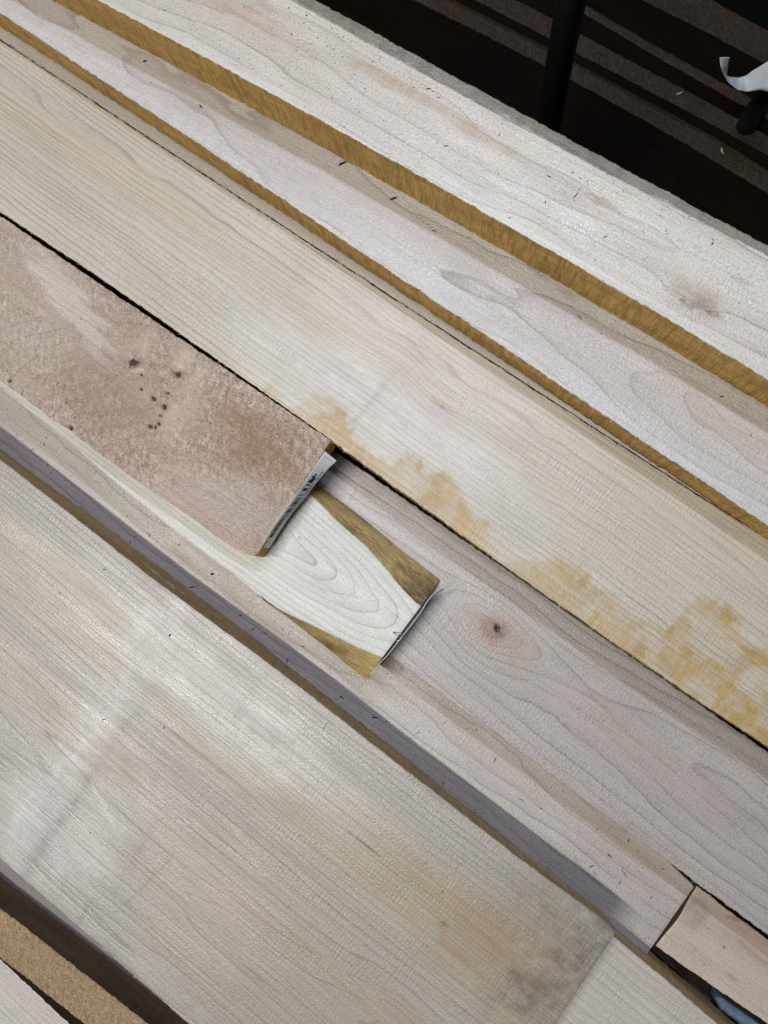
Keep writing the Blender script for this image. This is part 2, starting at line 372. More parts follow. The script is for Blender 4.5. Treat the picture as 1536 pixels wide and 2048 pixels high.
        v = np.concatenate(verts).astype(np.float32); fc = np.concatenate(F_).astype(np.int32); mi = np.concatenate(mi).astype(np.int32)
        me = bpy.data.meshes.new(name)
        me.vertices.add(len(v)); me.vertices.foreach_set('co', v.ravel())
        me.loops.add(fc.size); me.loops.foreach_set('vertex_index', fc.ravel())
        me.polygons.add(len(fc)); me.polygons.foreach_set('loop_start', np.arange(0, fc.size, 4, dtype=np.int32))
        for mm in (top, side, end or side, sideA or side, sideB or side): me.materials.append(mm)
        me.polygons.foreach_set('material_index', mi); me.polygons.foreach_set('use_smooth', np.ones(len(fc), bool))
        me.update(calc_edges=True)
        a = me.attributes.new('ring', 'FLOAT', 'POINT'); a.data.foreach_set('value', np.concatenate(ring).astype(np.float32))
        a = me.attributes.new('tint', 'FLOAT_COLOR', 'POINT'); a.data.foreach_set('color', np.concatenate(tint).astype(np.float32).ravel())
        o = bpy.data.objects.new(name, me); COL.objects.link(o)
        o.matrix_world = Matrix(((s.ax[0], s.ay[0], 0, s.c[0]), (s.ax[1], s.ay[1], 0, s.c[1]), (0, 0, 1, s.z), (0, 0, 0, 1)))
        s.obj = o
        return o
    def fibres(s, which, n, lmax=.004, seed=0):
        """torn hairs left along a sawn arris, one joined part"""
        r = np.random.default_rng(seed); V = []; Fc = []
        j = 0 if which == 'A' else s.nv-1; sg = 1 if which == 'A' else -1
        for k in range(n):
            i = r.integers(2, s.nu-2); p = np.array([s.U[i, j], s.V[i, j], s.Zt[i, j]+.0002])
            l = lmax*r.uniform(.3, 1)**1.5; d = np.array([r.uniform(.3, 1)*r.choice([-1, 1]), sg*r.uniform(.15, .8), r.uniform(-.1, .5)]); d /= np.linalg.norm(d)
            sd = np.cross(d, [0, 0, 1]); sd /= np.linalg.norm(sd); w = r.uniform(.00010, .00025)
            b = len(V); mid = p+d*l*.55+np.array([0, 0, r.uniform(-.1, .3)*l]); tip = p+d*l+np.array([0, sg*.1*l, r.uniform(-.3, .3)*l])
            V += [p-sd*w, p+sd*w, p-[0, 0, w], mid-sd*w*.8, mid+sd*w*.8, mid-[0, 0, w], tip]
            for q in ((0, 1), (1, 2), (2, 0)): Fc.append((b+q[0], b+q[1], b+q[1]+3, b+q[0]+3)); Fc.append((b+q[0]+3, b+q[1]+3, b+6))
        o = mesh_obj('edge_fibres', V, Fc, [MAT['fibre']], s.obj); tag(o, kind='stuff'); return o

def cath(b, vc, freq, d0, k, seed, wob=.004, n1=.5):
    """growth lines of a flat-sawn face: rings round a pith that dips below it"""
    u, v = b.U, b.V
    d = d0 + k*u
    vv = v-vc-wob*vn(u*4, 0*u, seed) - .35*wob*vn(u*13, v*20, seed+1)
    return freq*np.sqrt(vv*vv + d*d) + n1*fbm(u*5, v*26, seed+2, 2) + .15*n1*fbm(u*40, v*60, seed+3, 2)
def knot(b, px, py, r, amp):
    u0, v0 = b.L(px, py); d2 = ((b.U-u0)/(1.7*r))**2 + ((b.V-v0)/r)**2
    return amp*np.exp(-d2)

LUMBER = 'rough maple boards of the pile'
BOARDS = {}

# --- lowest plank P and the piece Q that follows it
P = Board([(-20, 700), (400, 1010), (760, 1240), (1100, 1490), (1389, 1773)],
          [(-20, 912), (60, 968), (195, 1066), (435, 1250), (650, 1412), (768, 1500), (1000, 1680), (1150, 1795), (1292, 1915)], 0.0, .036, ext=(260, 0), res=.0016, seed=8, fit=(0, 2))
u0, v0 = P.L(820, 1440)
P.ring = cath(P, v0+.035, 75, .006, -.010, 21, .006, 1.2)
P.paint((.34, .23, .17), .45*P.blob(915, 1440, .022, .006, -.1, .3, seed=2)); P.paint((.44, .33, .26), .5*P.blob(1250, 1690, .05, .006, 0, .3, seed=5))
P.paint((.16, .08, .05), .8*P.blob(803, 1337, .0016, .0016)); P.paint((.52, .47, .38), .5*P.blob(1265, 1790, .012, .008, 0, .35, seed=7))
P.paint((.40, .32, .27), .35*P.stroke((0, 850), (340, 1080), .0015, .8, 3))
P.build('lumber_board', MAT['P'], MAT['e_tan'], MAT['e_pale'])
tag(P.obj, 'pink beige board lying low beside the big grey board, its end gaping', 'board', LUMBER)

Q = Board([(1394, 1772), (1450, 1815), (1536, 1880)], [(1312, 1892), (1369, 1934), (1452, 1991), (1536, 2048)], -.003, .034, ext=(0, 330), res=.0016, smooth=.004, seed=9)
# hollow end
cut = .0022*np.exp(-((Q.wv-.52)/.28)**2); fade = np.exp(-(np.arange(Q.nu)/6.0))[:, None]
Q.U = Q.U + cut[None, :]*fade
Q.ring = cath(Q, .03, 60, .01, .0, 31, .006)
Q.paint((.42, .31, .26), .45*sstep(.030, .020, Q.dA)); Q.paint((.14, .07, .05), .85*Q.stroke((1452, 1832), (1478, 1842), .0022, .6, 2)); Q.paint((.30, .18, .13), .6*Q.stroke((1478, 1838), (1536, 1890), .002, .8, 4))
Q.paint((.22, .12, .09), .7*Q.stroke((1455, 1950), (1472, 1962), .0026, .7, 5)); Q.paint((.25, .16, .13), .5*Q.stroke((1475, 1880), (1536, 1930), .0018, .8, 6))
Q.paint((.05, .03, .03), .9*Q.blob(1448, 1895, .0013, .0009)); Q.paint((.18, .14, .13), .35*Q.blob(1385, 1825, .012, .012, 0, .5, seed=8))
Q.build('lumber_board', MAT['Q'], MAT['e_dark'], MAT['e_dark'])
tag(Q.obj, 'warm beige board with reddish streaks, butted against the end of the pink beige board', 'board', LUMBER)

# --- K: the knotty board
K = Board([(-20, 430), (400, 712), (680, 902), (814, 1001), (863, 1039), (983, 1127), (1128, 1223), (1198, 1263), (1293, 1338), (1418, 1419), (1536, 1505)],
          [(-20, 712), (300, 950), (600, 1178), (783, 1311), (868, 1374), (988, 1469), (1078, 1535), (1198, 1621), (1293, 1691), (1388, 1766), (1536, 1866)], .040, .040, ext=(200, 260), res=.0016, seed=6, fuzz=.0006, fit=(2, 2))
u0, v0 = K.L(995, 1260)
K.paint((.38, .29, .235), .7*K.blob(990, 1262, .030, .019, .15, .4, 1.5, 3, seed=31))
K.ring = cath(K, v0+.004, 92, .010, .0, 43, .005, .9) - .8*sstep(0, .25, K.U-u0)*1.5 - knot(K, 985, 1262, .026, 2.9) - knot(K, 962, 1262, .013, 1.1)
K.paint((.40, .31, .25), .45*K.blob(1010, 1265, .028, .014, .2, .4, seed=3)); K.paint((.29, .18, .14), .95*K.blob(987, 1258, .0125, .0085, .3, .35, seed=4))
K.paint((.36, .22, .17), .6*K.blob(988, 1285, .003, .0065, 0, .3, seed=6))
K.paint((.025, .012, .010), 1.0*K.blob(996, 1260, .0048, .0030, -.6, .8, 2.5, 8, seed=2))
for a, b_ in (((990, 1258), (977, 1266)), ((997, 1262), (1006, 1276)), ((1003, 1265), (1008, 1268)), ((1008, 1267), (1006, 1277))): K.paint((.03, .015, .012), .9*K.stroke(a, b_, .0009, .6, 1, .1))
K.dz -= .0016*K.blob(995, 1259, .0022, .0016, 0, .2, sharp=5)
K.paint((.18, .10, .07), .7*K.blob(948, 1187, .0012, .0009)); K.paint((.15, .09, .07), .8*K.blob(998, 1142, .0014, .0012)); K.paint((.46, .38, .32), .35*K.blob(1250, 1480, .10, .018, 0, .4, seed=12))
K.build('lumber_board', MAT['K'], MAT['e_tan'], MAT['e_pale'], undercut=.001)
K.fibres('B', 70, .003, 5)
tag(K.obj, 'pinkish grey board with a dark open knot inside swirling grain', 'board', LUMBER)

# --- L: small live-edge piece
Lb = Board([(0, 560), (200, 700), (450, 868), (622, 988), (671, 1040), (726, 1086), (767, 1130), (803, 1176), (841, 1213)],
           [(0, 774), (52, 818), (112, 865), (167, 909), (234, 969), (346, 1060), (480, 1160), (521, 1193), (570, 1226), (630, 1253), (712, 1294), (764, 1316)], .064, .0235, ext=(160, 0), res=.0015, smooth=.012, seed=7, fuzz=.0003)
u0, v0 = Lb.L(650, 1150)
Lb.ring = 225*np.sqrt(np.maximum((Lb.V-v0-.003)**2 + np.maximum(.20*(Lb.U-u0+.085), -.004)**2, 1e-9)) + .45*fbm(Lb.U*22, Lb.V*30, 5, 2)
Lb.paint((.16, .11, .07), .8*Lb.blob(599, 1076, .0012, .0008, .4)); Lb.paint((.20, .18, .16), .8*Lb.stroke((770, 1213), (813, 1247), .0006, .5, 3, .1))
Lb.paint((.45, .36, .26), .5*Lb.stroke((755, 1270), (785, 1290), .0006, .6, 4))
# live edges: width of the bark-side slope at each point along
def edge_off(pts_low, E_idx):
    q = np.array([Lb.tolocal(at(p[0], p[1], .0405)[:2]) for p in pts_low])
    return np.maximum(np.abs(np.interp(Lb.U[:, E_idx], q[:, 0], q[:, 1]) - Lb.V[:, E_idx]), .0005)
offA = edge_off([(-200, 420), (0, 545), (450, 845), (633, 971), (658, 985), (712, 1026), (767, 1070), (816, 1111), (863, 1146), (895, 1172)], 0)
offB = edge_off([(-200, 622), (0, 775), (112, 866), (234, 970), (346, 1061), (480, 1162), (521, 1196), (570, 1230), (633, 1280), (685, 1321), (730, 1357), (745, 1368)], -1)
offB = np.where(Lb.U[:, -1] < Lb.L(521, 1193)[0], .0015, offB)
_b = Lb.build
Lb.build('live_edge_board', MAT['L'], MAT['bark'], MAT['e_pale'], flareA=offA, flareB=offB) if False else None
def build_live(b):
    # same builder, with a slope that varies along the edge
    global offA, offB
    o = b.build('live_edge_board', MAT['L'], MAT['bark'], MAT['e_pale'])
    me = o.data; nu, nv = b.U.shape; n0 = nu*nv
    co = np.empty(len(me.vertices)*3, np.float32); me.vertices.foreach_get('co', co); co = co.reshape(-1, 3)
    k = 6; rows = np.linspace(0, 1, k)
    for r in range(k):
        prof = rows[r]**.75
        jit = .0007*vn(b.U[:, 0]*55, r*.9, 5)*(0 < r)
        co[n0+r*nu:n0+(r+1)*nu, 1] += offA*prof + jit*(offA > .002)
        co[n0+k*nu+r*nu:n0+k*nu+(r+1)*nu, 1] -= offB*prof + jit*(offB > .002)
        for e, st in ((0, n0+2*k*nu), (-1, n0+2*k*nu+k*nv)):
            a0, b0 = (offA[e], offB[e])
            co[st+r*nv:st+(r+1)*nv, 1] += a0*prof*(1-b.wv) - b0*prof*b.wv
            if e == -1: co[st+r*nv:st+(r+1)*nv, 0] += 0
    bs = n0+2*k*nu+2*k*nv
    co[bs:bs+nu, 1] += offA; co[bs+nu:bs+2*nu, 1] -= offB
    ta = np.zeros(len(co)*4, np.float32); me.attributes['tint'].data.foreach_get('color', ta); ta = ta.reshape(-1, 4)
    kA = slice(n0, n0+k*nu); u_, v_ = co[kA, 0], co[kA, 1]; ue = Lb.L(850, 1200)[0]
    ta[kA, :3] = (.075, .045, .032); ta[kA, 3] = .8*sig((u_-ue+.018 + .010*fbm(u_*60, v_*140, 5, 3) + 1.1*(co[kA, 2]+.010))*260)
    dk = np.clip(sig((fbm(u_*34, v_*120, 9, 3)-.45)*14), 0, 1)*.6; ta[kA, 3] = np.maximum(ta[kA, 3], dk)
    kB = slice(n0+k*nu, n0+2*k*nu); u_, v_ = co[kB, 0], co[kB, 1]; ta[kB, :3] = (.17, .095, .03); ta[kB, 3] = .75*sig((fbm(u_*40, v_*90, 12, 3)-.15)*9)
    me.attributes['tint'].data.foreach_set('color', ta.ravel())
    co[kA, 2] += .0005*fbm(co[kA, 0]*120, co[kA, 1]*200, 8, 3)*np.repeat((rows > 0)*(rows < 1), nu); co[kB, 2] += .0005*fbm(co[kB, 0]*120, co[kB, 1]*200, 18, 3)*np.repeat((rows > 0)*(rows < 1), nu)
    me.vertices.foreach_set('co', co.ravel()); me.update(); return o
build_live(Lb)
tag(Lb.obj, 'white board with U-shaped rings and yellow brown live edges on both sides', 'board', LUMBER)

# --- boards hidden under the middle of the pile
N_ = Board([(-20, -150), (1536, 850)], [(-20, 405), (400, 690), (820, 985), (1128, 1200), (1536, 1478)], .040, .057, ext=(220, 280), res=.012, seed=30)
N_.build('lumber_board', MAT['S'], MAT['e_dark'], MAT['e_dark'])
tag(N_.obj, 'board buried under the cream straight-grained board', 'board', LUMBER)

# --- M: wide cream board, straight grain, stained lower edge
M_EDGE = [(0, 80), (130, 164), (260, 250), (350, 310), (440, 370), (555, 450), (635, 502), (768, 589), (893, 667), (978, 714), (1063, 777), (1168, 838), (1268, 902), (1368, 972), (1443, 1022), (1536, 1085)]
M = Board(M_EDGE,
          [(0, 424), (50, 456), (125, 508), (260, 598), (340, 652), (415, 703), (475, 747), (530, 783), (600, 834), (640, 864), (671, 889), (814, 995), (863, 1032), (983, 1120), (1128, 1216), (1198, 1256), (1293, 1331), (1418, 1412), (1536, 1498)],
          .086, .0455, ext=(240, 240), res=.0014, seed=3, fuzz=.0005, smooth=.05, fit=(2, 3))
vv = M.V + .030*M.U + .0022*vn(M.U*7, M.V*9, 3)
u0, v0 = M.L(790, 735)
vv = vv - .0045*np.exp(-((M.U-u0)/.020)**2 - ((M.V-v0)/.035)**2) + .003*np.exp(-((M.U-u0-.05)/.025)**2 - ((M.V-v0)/.03)**2)
M.ring = vv/.0047 + .55*fbm(M.U*4, M.V*40, 9, 2) + .25*fbm(M.U*30, M.V*40, 12, 2) + 14*np.maximum(M.V, 0)
M.ring += 1.6*vn(M.V*42, .5+0*M.U, 96) + .7*vn(M.V*110, M.U*.6, 97)
M.ring += knot(M, 885, 812, .006, .9)
M.paint((.56, .47, .37), .4*M.blob(1250, 1010, .16, .035, 0, .35, seed=3)); M.paint((.60, .52, .45), .4*M.blob(850, 700, .10, .03, 0, .4, seed=6))
M.paint((.62, .60, .56), .55*M.blob(760, 830, .11, .03, 0, .45, seed=9)); M.paint((.55, .44, .30), .35*M.blob(330, 420, .2, .02, 0, .4, seed=13))
M.paint((.30, .17, .09), .85*M.blob(884, 813, .0016, .0012)); M.paint((.46, .36, .24), .5*M.blob(882, 808, .010, .003, 0, .4, seed=4))
M.paint((.34, .27, .19), .5*M.stroke((770, 770), (700, 850), .004, .9, 7)); M.paint((.36, .30, .24), .35*M.stroke((800, 730), (760, 775), .003, .9, 8))
sb = [(440, 724), (500, 763), (545, 770), (590, 815), (635, 788), (690, 826), (712, 872), (745, 905), (785, 925), (812, 900), (845, 930), (900, 955), (950, 1015), (1000, 1092), (1035, 1135), (1065, 1128), (1130, 1120), (1200, 1178), (1260, 1225), (1330, 1262), (1370, 1215), (1395, 1195), (1440, 1212), (1500, 1290), (1536, 1300), (1700, 1400)]
q = np.array([M.L(*p) for p in sb]); low = np.interp(M.U, M.U[:, -1], M.V[:, -1]); hs = np.interp(M.U, q[:, 0], q[:, 1])
ut = M.U-.10*M.V + .003*fbm(M.U*50, M.V*60, 90, 3)
jag = .005*vn(ut*80, M.V*30, 61) + .0035*vn(ut*260+3*fbm(M.U*30, M.V*90, 89, 2), M.V*40, 62) + .006*fbm(M.U*70, M.V*110, 63, 4)
am = sig((hs + jag - M.V)/.0012)*sstep(M.L(500, 765)[0]-.004, M.L(540, 790)[0], M.U)
st = np.clip(.60 + .55*fbm(ut*45, M.V*55, 64, 4) + .22*fbm(ut*300, M.V*200, 65, 2), .08, .95)
gone = M.blob(1480, 1330, .035, .009, .0, .5, 2, seed=8)+.8*M.blob(820, 960, .012, .010, 0, .5, seed=5)
pt = sig((fbm(ut*38+.3*fbm(M.U*120, M.V*120, 95, 2), M.V*60, 91, 4)+.16)*9)
M.paint((.47, .325, .125), am*np.clip(.26+.85*pt, 0, 1)*(.6+.45*st)*(.66+.45*sig(2.2*vn(ut*330+2*fbm(M.U*40, M.V*130, 94, 3), M.V*30, 92)))*(1-.7*np.clip(gone, 0, 1)))
M.paint((.37, .245, .10), .5*am*sig((-.35+fbm(M.U*90, M.V*50, 66, 3))*9))
M.build('lumber_board', MAT['M'], MAT['e_dark'], MAT['e_pale'], undercut=.0004)
M.fibres('A', 130, .004, 6); M.fibres('B', 110, .0035, 7)
tag(M.obj, 'wide cream board with fine straight grain and a jagged ochre stain along one edge', 'board', LUMBER)

# --- S: strip seen in the slot between M and T2
S = Board([(-20, -90), (1536, 935)], [(x+.8, y-1.6) for x, y in M_EDGE], .0818, .0413, ext=(240, 240), res=.003, seed=4, fuzz=.0002, smooth=.05, fit=(2, 2))
S.ring = S.V/.009 + .8*fbm(S.U*5, S.V*30, 8, 2)
S.build('lumber_board', MAT['S'], MAT['e_dark'], MAT['e_dark'])
tag(S.obj, 'pinkish board showing as a narrow strip beside the wide cream board', 'board', LUMBER)

# --- T2: second board from the rack, lower edge sawn golden
T2 = Board([(430, -115), (640, 0), (700, 42), (768, 76), (918, 160), (1078, 245), (1218, 312), (1393, 413), (1536, 495)],
           [(0, 25), (110, 100), (270, 205), (415, 296), (500, 350), (695, 487), (768, 536), (828, 575), (968, 667), (1098, 757), (1218, 832), (1358, 930), (1483, 1015), (1536, 1053)],
           .120, .0378, ext=(420, 260), res=.0016, seed=2, fuzz=.0006, smooth=.05, fit=(2, 2))
u0, v0 = T2.L(1250, 735)
T2.ring = 88*np.sqrt((T2.V-v0-.003*vn(T2.U*5, 0*T2.U, 4))**2 + np.maximum(.045*np.tanh(.17*(u0+.14-T2.U)/.045), .0015)**2) + .7*fbm(T2.U*9, T2.V*28, 14, 3)
T2.ring -= knot(T2, 1400, 800, .012, .8)
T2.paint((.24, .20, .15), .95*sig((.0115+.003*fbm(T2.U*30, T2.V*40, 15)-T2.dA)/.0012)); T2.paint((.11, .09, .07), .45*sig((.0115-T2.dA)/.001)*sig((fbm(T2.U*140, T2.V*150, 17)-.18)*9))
T2.paint((.70, .70, .70), .45*sig((.014+.004*fbm(T2.U*12, T2.V*8, 33)-T2.dB)/.003))
T2.paint((.48, .38, .32), .45*T2.blob(1440, 830, .09, .02, 0, .5, seed=6)); T2.paint((.20, .15, .13), .55*T2.stroke((1050, 525), (1150, 600), .004, .9, 6)); T2.paint((.46, .38, .34), .35*T2.blob(640, 330, .2, .012, 0, .4, seed=16))
T2.build('lumber_board', MAT['T2'], MAT['e_gold'], MAT['e_pale'], undercut=.0005)
T2.fibres('B', 150, .0045, 8)
tag(T2.obj, 'greyish white board with nested arch grain and a golden sawn edge', 'board', LUMBER)

# --- T1: topmost board
T1 = Board([(420, -100), (575, -2), (680, 60), (768, 106), (888, 166), (1043, 246), (1118, 294), (1268, 371), (1408, 446), (1536, 511)],
           [(195, 0), (275, 44), (400, 110), (600, 212), (768, 306), (930, 402), (1113, 511), (1218, 576), (1368, 661), (1536, 752)], .163, .0428, ext=(280, 240), res=.0015, seed=1, fuzz=.0005, smooth=.05, fit=(2, 2))
u0, v0 = T1.L(1150, 380)
T1.ring = 92*np.sqrt((T1.V-v0-.004*vn(T1.U*5, 0*T1.U, 24))**2 + (.004+.02*np.abs(vn(T1.U*2.4, 0*T1.U+3, 27)))**2) + 1.0*fbm(T1.U*7, T1.V*26, 24, 3)
T1.ring -= knot(T1, 1390, 590, .010, 1.0)
for (x, y, a, b_, c_, al) in ((800, 175, .05, .005, (.45, .33, .21), .6), (960, 270, .030, .004, (.46, .35, .23), .55), (1200, 402, .016, .004, (.42, .31, .20), .55), (480, 30, .05, .010, (.50, .37, .28), .5), (1390, 605, .02, .010, (.44, .35, .26), .55), (1060, 330, .05, .003, (.48, .38, .28), .4)):
    T1.paint(c_, 1.35*al*T1.blob(x, y, a, b_, 0, .6, 1.6, 3, seed=int(x)))
T1.paint((.22, .12, .09), .7*T1.blob(1364, 600, .0022, .0016)); T1.paint((.2, .11, .08), .6*T1.blob(1420, 625, .0015, .0012)); T1.paint((.16, .10, .07), .4*T1.blob(1405, 610, .014, .006, 0, .9, 3, 6, seed=9))
T1.paint((.72, .70, .66), .5*sig((.010+.003*fbm(T1.U*14, T1.V*8, 34)-T1.dB)/.003))
T1.build('lumber_board', MAT['T1'], MAT['e_gold'], MAT['e_pale'])
T1.fibres('B', 110, .0035, 9); T1.fibres('A', 60, .003, 10)
tag(T1.obj, 'topmost pale board with wandering wide grain, peppered with dark specks', 'board', LUMBER)

# --- B: rough brown board with the label on its end
B = Board([(x+1.5, y-3.5) for x, y in ((0, 437), (50, 470), (115, 514), (205, 575), (250, 606), (325, 659), (400, 709), (475, 757), (600, 842), (660, 886))],
          [(0, 761), (34, 784), (86, 826), (141, 862), (188, 899), (245, 940), (286, 969), (340, 1006), (400, 1047), (440, 1076), (490, 1107), (512, 1112)], .0905, .026, ext=(230, 0), res=.00095, smooth=.012, seed=5, fuzz=.0005, fit=(2, 0))
u0, v0 = B.L(430, 1090)
B.ring = 110*np.sqrt(((B.U-u0)*.55)**2 + (B.V-v0)**2) + .8*fbm(B.U*16, B.V*20, 3, 2)
rough_ = np.clip(.55+.7*fbm(B.U*16, B.V*22, 50, 2), .05, 1)*(1-.85*B.blob(430, 1040, .05, .014, .0, .3, seed=5))
B.dz = (.0007*fbm(B.U*230, B.V*300, 51, 3) + .0003*vn(B.U*600, B.V*700, 55))*rough_
B.paint((.60, .51, .43), .45*B.blob(60, 650, .10, .05, -.2, .6, 1.4, 2.5, seed=23)); B.paint((.60, .50, .42), .45*B.blob(470, 1030, .05, .03, .2, .6, 1.4, 2.5, seed=24)); B.paint((.56, .43, .34), .55*B.blob(150, 620, .10, .022, -.2, .6, 1.5, 3, seed=3)); B.paint((.72, .63, .55), .75*B.blob(140, 600, .06, .012, -.3, .8, 2, 3, seed=6))  # the whitish patch is sheen painted into the colour
B.paint((.60, .48, .40), .75*B.blob(420, 1000, .055, .022, .25, .5, 1.5, 3, seed=7)); B.paint((.56, .40, .31), .5*B.blob(450, 1070, .06, .007, 0, .4, seed=17))
B.paint((.34, .19, .12), .65*B.blob(520, 900, .05, .022, 0, .5, 1.5, 3, seed=8)); B.paint((.33, .19, .13), .4*B.blob(230, 800, .05, .025, 0, .6, 1.5, 3, seed=11))
for p0, p1, w_, al in (((372, 695), (352, 742), .009, 1.4), ((408, 722), (394, 765), .008, 1.1), ((388, 760), (330, 885), .016, 1.1), ((302, 655), (276, 718), .009, 1.0), ((285, 765), (292, 800), .013, .8), ((262, 742), (290, 736), .004, 1.2)):
    mk = al*B.stroke(p0, p1, w_, 1.6, int(p0[0]), .25); B.paint((.68, .55, .45), mk); B.dz = B.dz*(1-.6*np.clip(mk, 0, 1))
for x, y, r_ in ((268, 727, .0040), (356, 749, .0030), (283, 750, .0014), (283, 778, .0014), (308, 798, .0022), (336, 786, .0013), (329, 814, .0024), (321, 831, .0013), (301, 853, .0019), (310, 855, .0014), (318, 848, .0015), (141, 857, .0022), (20, 762, .0014)):
    B.paint((.20, .10, .07), .45*B.blob(x, y, r_*1.6, r_*1.3, .5, .8, 2, 4, seed=int(x))); B.paint((.03, .016, .012), 1.2*B.blob(x, y, r_*.85, r_*.75, .6, 1.1, 2, 6, seed=int(y)))
    B.dz -= .0012*B.blob(x, y, r_*.8, r_*.8, 0, .4, 2, 5, seed=int(y))
for a, b_ in (((340, 741), (352, 748)), ((360, 752), (368, 760))): B.paint((.05, .025, .02), .9*B.stroke(a, b_, .0008, .6, 1, .1))
B.paint((.70, .62, .57), .6*B.stroke((262, 742), (288, 738), .003, 1, 3))
B.build('lumber_board', MAT['B'], MAT['e_tan'], MAT['e_gold'])
tag(B.obj, 'rough pinkish brown board with torn grain and a cluster of small dark knots', 'board', LUMBER)

# --- A2 and A: the big grey board on its support
A2 = Board([(-10, 903), (75, 970), (300, 1145), (600, 1364), (900, 1594), (1050, 1722), (1220, 1878), (1318, 1959), (1433, 2046), (1536, 2124)],
           [(-10, 1650), (300, 1910), (600, 2170), (900, 2430)], .027, .044, ext=(240, 220), res=.003, seed=11, fit=(2, 1))
A2.ring = A2.V/.007 + .6*fbm(A2.U*4, A2.V*30, 18, 2)
A2.build('lumber_board', MAT['A2'], MAT['e_tan'], MAT['e_pale'])
tag(A2.obj, 'light straight-grained board sticking out from under the big grey board', 'board', LUMBER)

A = Board([(0, 918), (65, 969), (130, 1019), (300, 1153), (400, 1226), (550, 1336), (768, 1506), (918, 1622), (1038, 1716), (1148, 1796), (1205, 1838), (1232, 1866)],
          [(0, 1721), (60, 1766), (155, 1851), (250, 1936), (375, 2048), (500, 2158), (700, 2334), (836, 2455)], .0515, .0242, ext=(250, 0), res=.0015, seed=10, fuzz=.0004, smooth=.02, fit=(0, 2))
u0, v0 = A.L(450, 1800)
vcen = v0
A.ring = 98*np.sqrt((A.V-vcen-.006*vn(A.U*3, 0*A.U, 71))**2 + (.012+.018*np.abs(vn(A.U*2.2, 0*A.U+2, 72)))**2)*(1+.55*sstep(.03, .12, A.V-vcen)) + .9*fbm(A.U*5, A.V*26, 73, 3)
A.ring += 1.4*vn(A.V*38, .5+0*A.U, 98) + .7*vn(A.V*105, A.U*.6, 99)
A.ring += -knot(A, 450, 1850, .022, .7) - knot(A, 800, 2030, .016, 1.3)
A.paint((.42, .33, .19), .60*A.blob(800, 1790, .16, .035, 0, .5, 1.2, 3, seed=3)); A.paint((.53, .44, .30), .4*A.blob(120, 1200, .14, .03, 0, .5, 1.2, 3, seed=4)); A.paint((.44, .36, .28), .45*A.blob(90, 1400, .10, .025, 0, .5, 1.3, 3, seed=5))
A.paint((.41, .33, .23), .45*A.blob(560, 1950, .16, .06, 0, .5, 1.2, 2.5, seed=26)); A.paint((.33, .25, .15), .45*A.blob(880, 1800, .10, .010, -.05, .5, 1.4, 3, seed=41)); A.paint((.36, .29, .19), .4*A.blob(700, 1730, .16, .007, 0, .5, 1.4, 3, seed=42)); A.paint((.37, .30, .20), .4*A.blob(600, 1900, .12, .012, .05, .6, 1.4, 3, seed=43)); A.paint((.46, .365, .30), .5*A.blob(440, 1800, .05, .024, .3, .5, 1.4, 3, seed=6)); A.paint((.45, .32, .24), .55*A.blob(800, 2030, .03, .013, 0, .35, 1.4, 3, seed=7)); A.paint((.58, .58, .54), .5*A.blob(480, 1440, .12, .025, 0, .6, 1.4, 3, seed=8))
A.paint((.62, .62, .60), .5*A.blob(120, 1680, .05, .05, .2, .6, 1.5, 3, seed=12)); A.paint((.30, .25, .21), .5*A.blob(380, 1590, .05, .022, .1, .6, 1.5, 3, seed=14))
for p0, p1, w_, al, c_ in (((395, 1160), (20, 1680), .020, .30, (.70, .69, .70)), ((300, 1210), (250, 1290), .012, .22, (.70, .70, .70)), ((275, 1420), (190, 1545), .006, .50, (.27, .25, .22)), ((190, 1545), (45, 1755), .008, .55, (.22, .21, .19)), ((130, 1600), (35, 1740), .016, .32, (.30, .29, .27)),
                           ((340, 1590), (225, 1795), .004, .45, (.30, .26, .24)), ((400, 1555), (350, 1600), .016, .3, (.34, .30, .28)), ((520, 1370), (500, 1400), .007, .3, (.33, .30, .27)), ((345, 1715), (255, 1805), .0022, .6, (.25, .23, .17)), ((185, 1800), (155, 1850), .0022, .6, (.20, .19, .18)),
                           ((330, 1735), (390, 1770), .0015, .4, (.3, .26, .2)), ((365, 1285), (320, 1360), .0018, .3, (.33, .30, .27)), ((420, 1285), (370, 1350), .0015, .3, (.36, .33, .3)), ((180, 1560), (230, 1660), .0016, .35, (.76, .76, .74)), ((580, 1410), (620, 1450), .0008, .7, (.82, .82, .80))):
    A.paint(c_, min(1, al*1.55)*A.stroke(p0, p1, w_, 1.2, int(p0[0]), .55))
A.paint((.22, .21, .16), .7*A.blob(254, 1808, .0028, .0028, 0, .5)); A.paint((.33, .28, .2), .5*A.blob(378, 2015, .006, .003, .8, .5)); A.paint((.36, .31, .26), .4*A.blob(540, 1980, .03, .02, .3, .7, 2, 3, seed=21))
A.paint((.34, .24, .16), .6*A.blob(1040, 1890, .055, .035, .3, .6, 1.6, 3, seed=15)); A.paint((.30, .28, .22), .5*A.blob(1110, 1810, .05, .02, 0, .7, 2, 3, seed=16))
blk = A.blob(1185, 1895, .020, .022, .6, .8, 2.2, 2.4, seed=17) + .9*A.blob(1120, 1960, .035, .016, 1.0, .9, 2.2, 2.4, seed=18) + .5*A.blob(1060, 2010, .03, .02, .5, .9, 2, 2.4, seed=19)
A.paint((.10, .094, .083), .62*np.clip(blk, 0, 1)*np.clip(.62+.7*fbm(A.U*90, A.V*110, 20, 4), 0, 1))
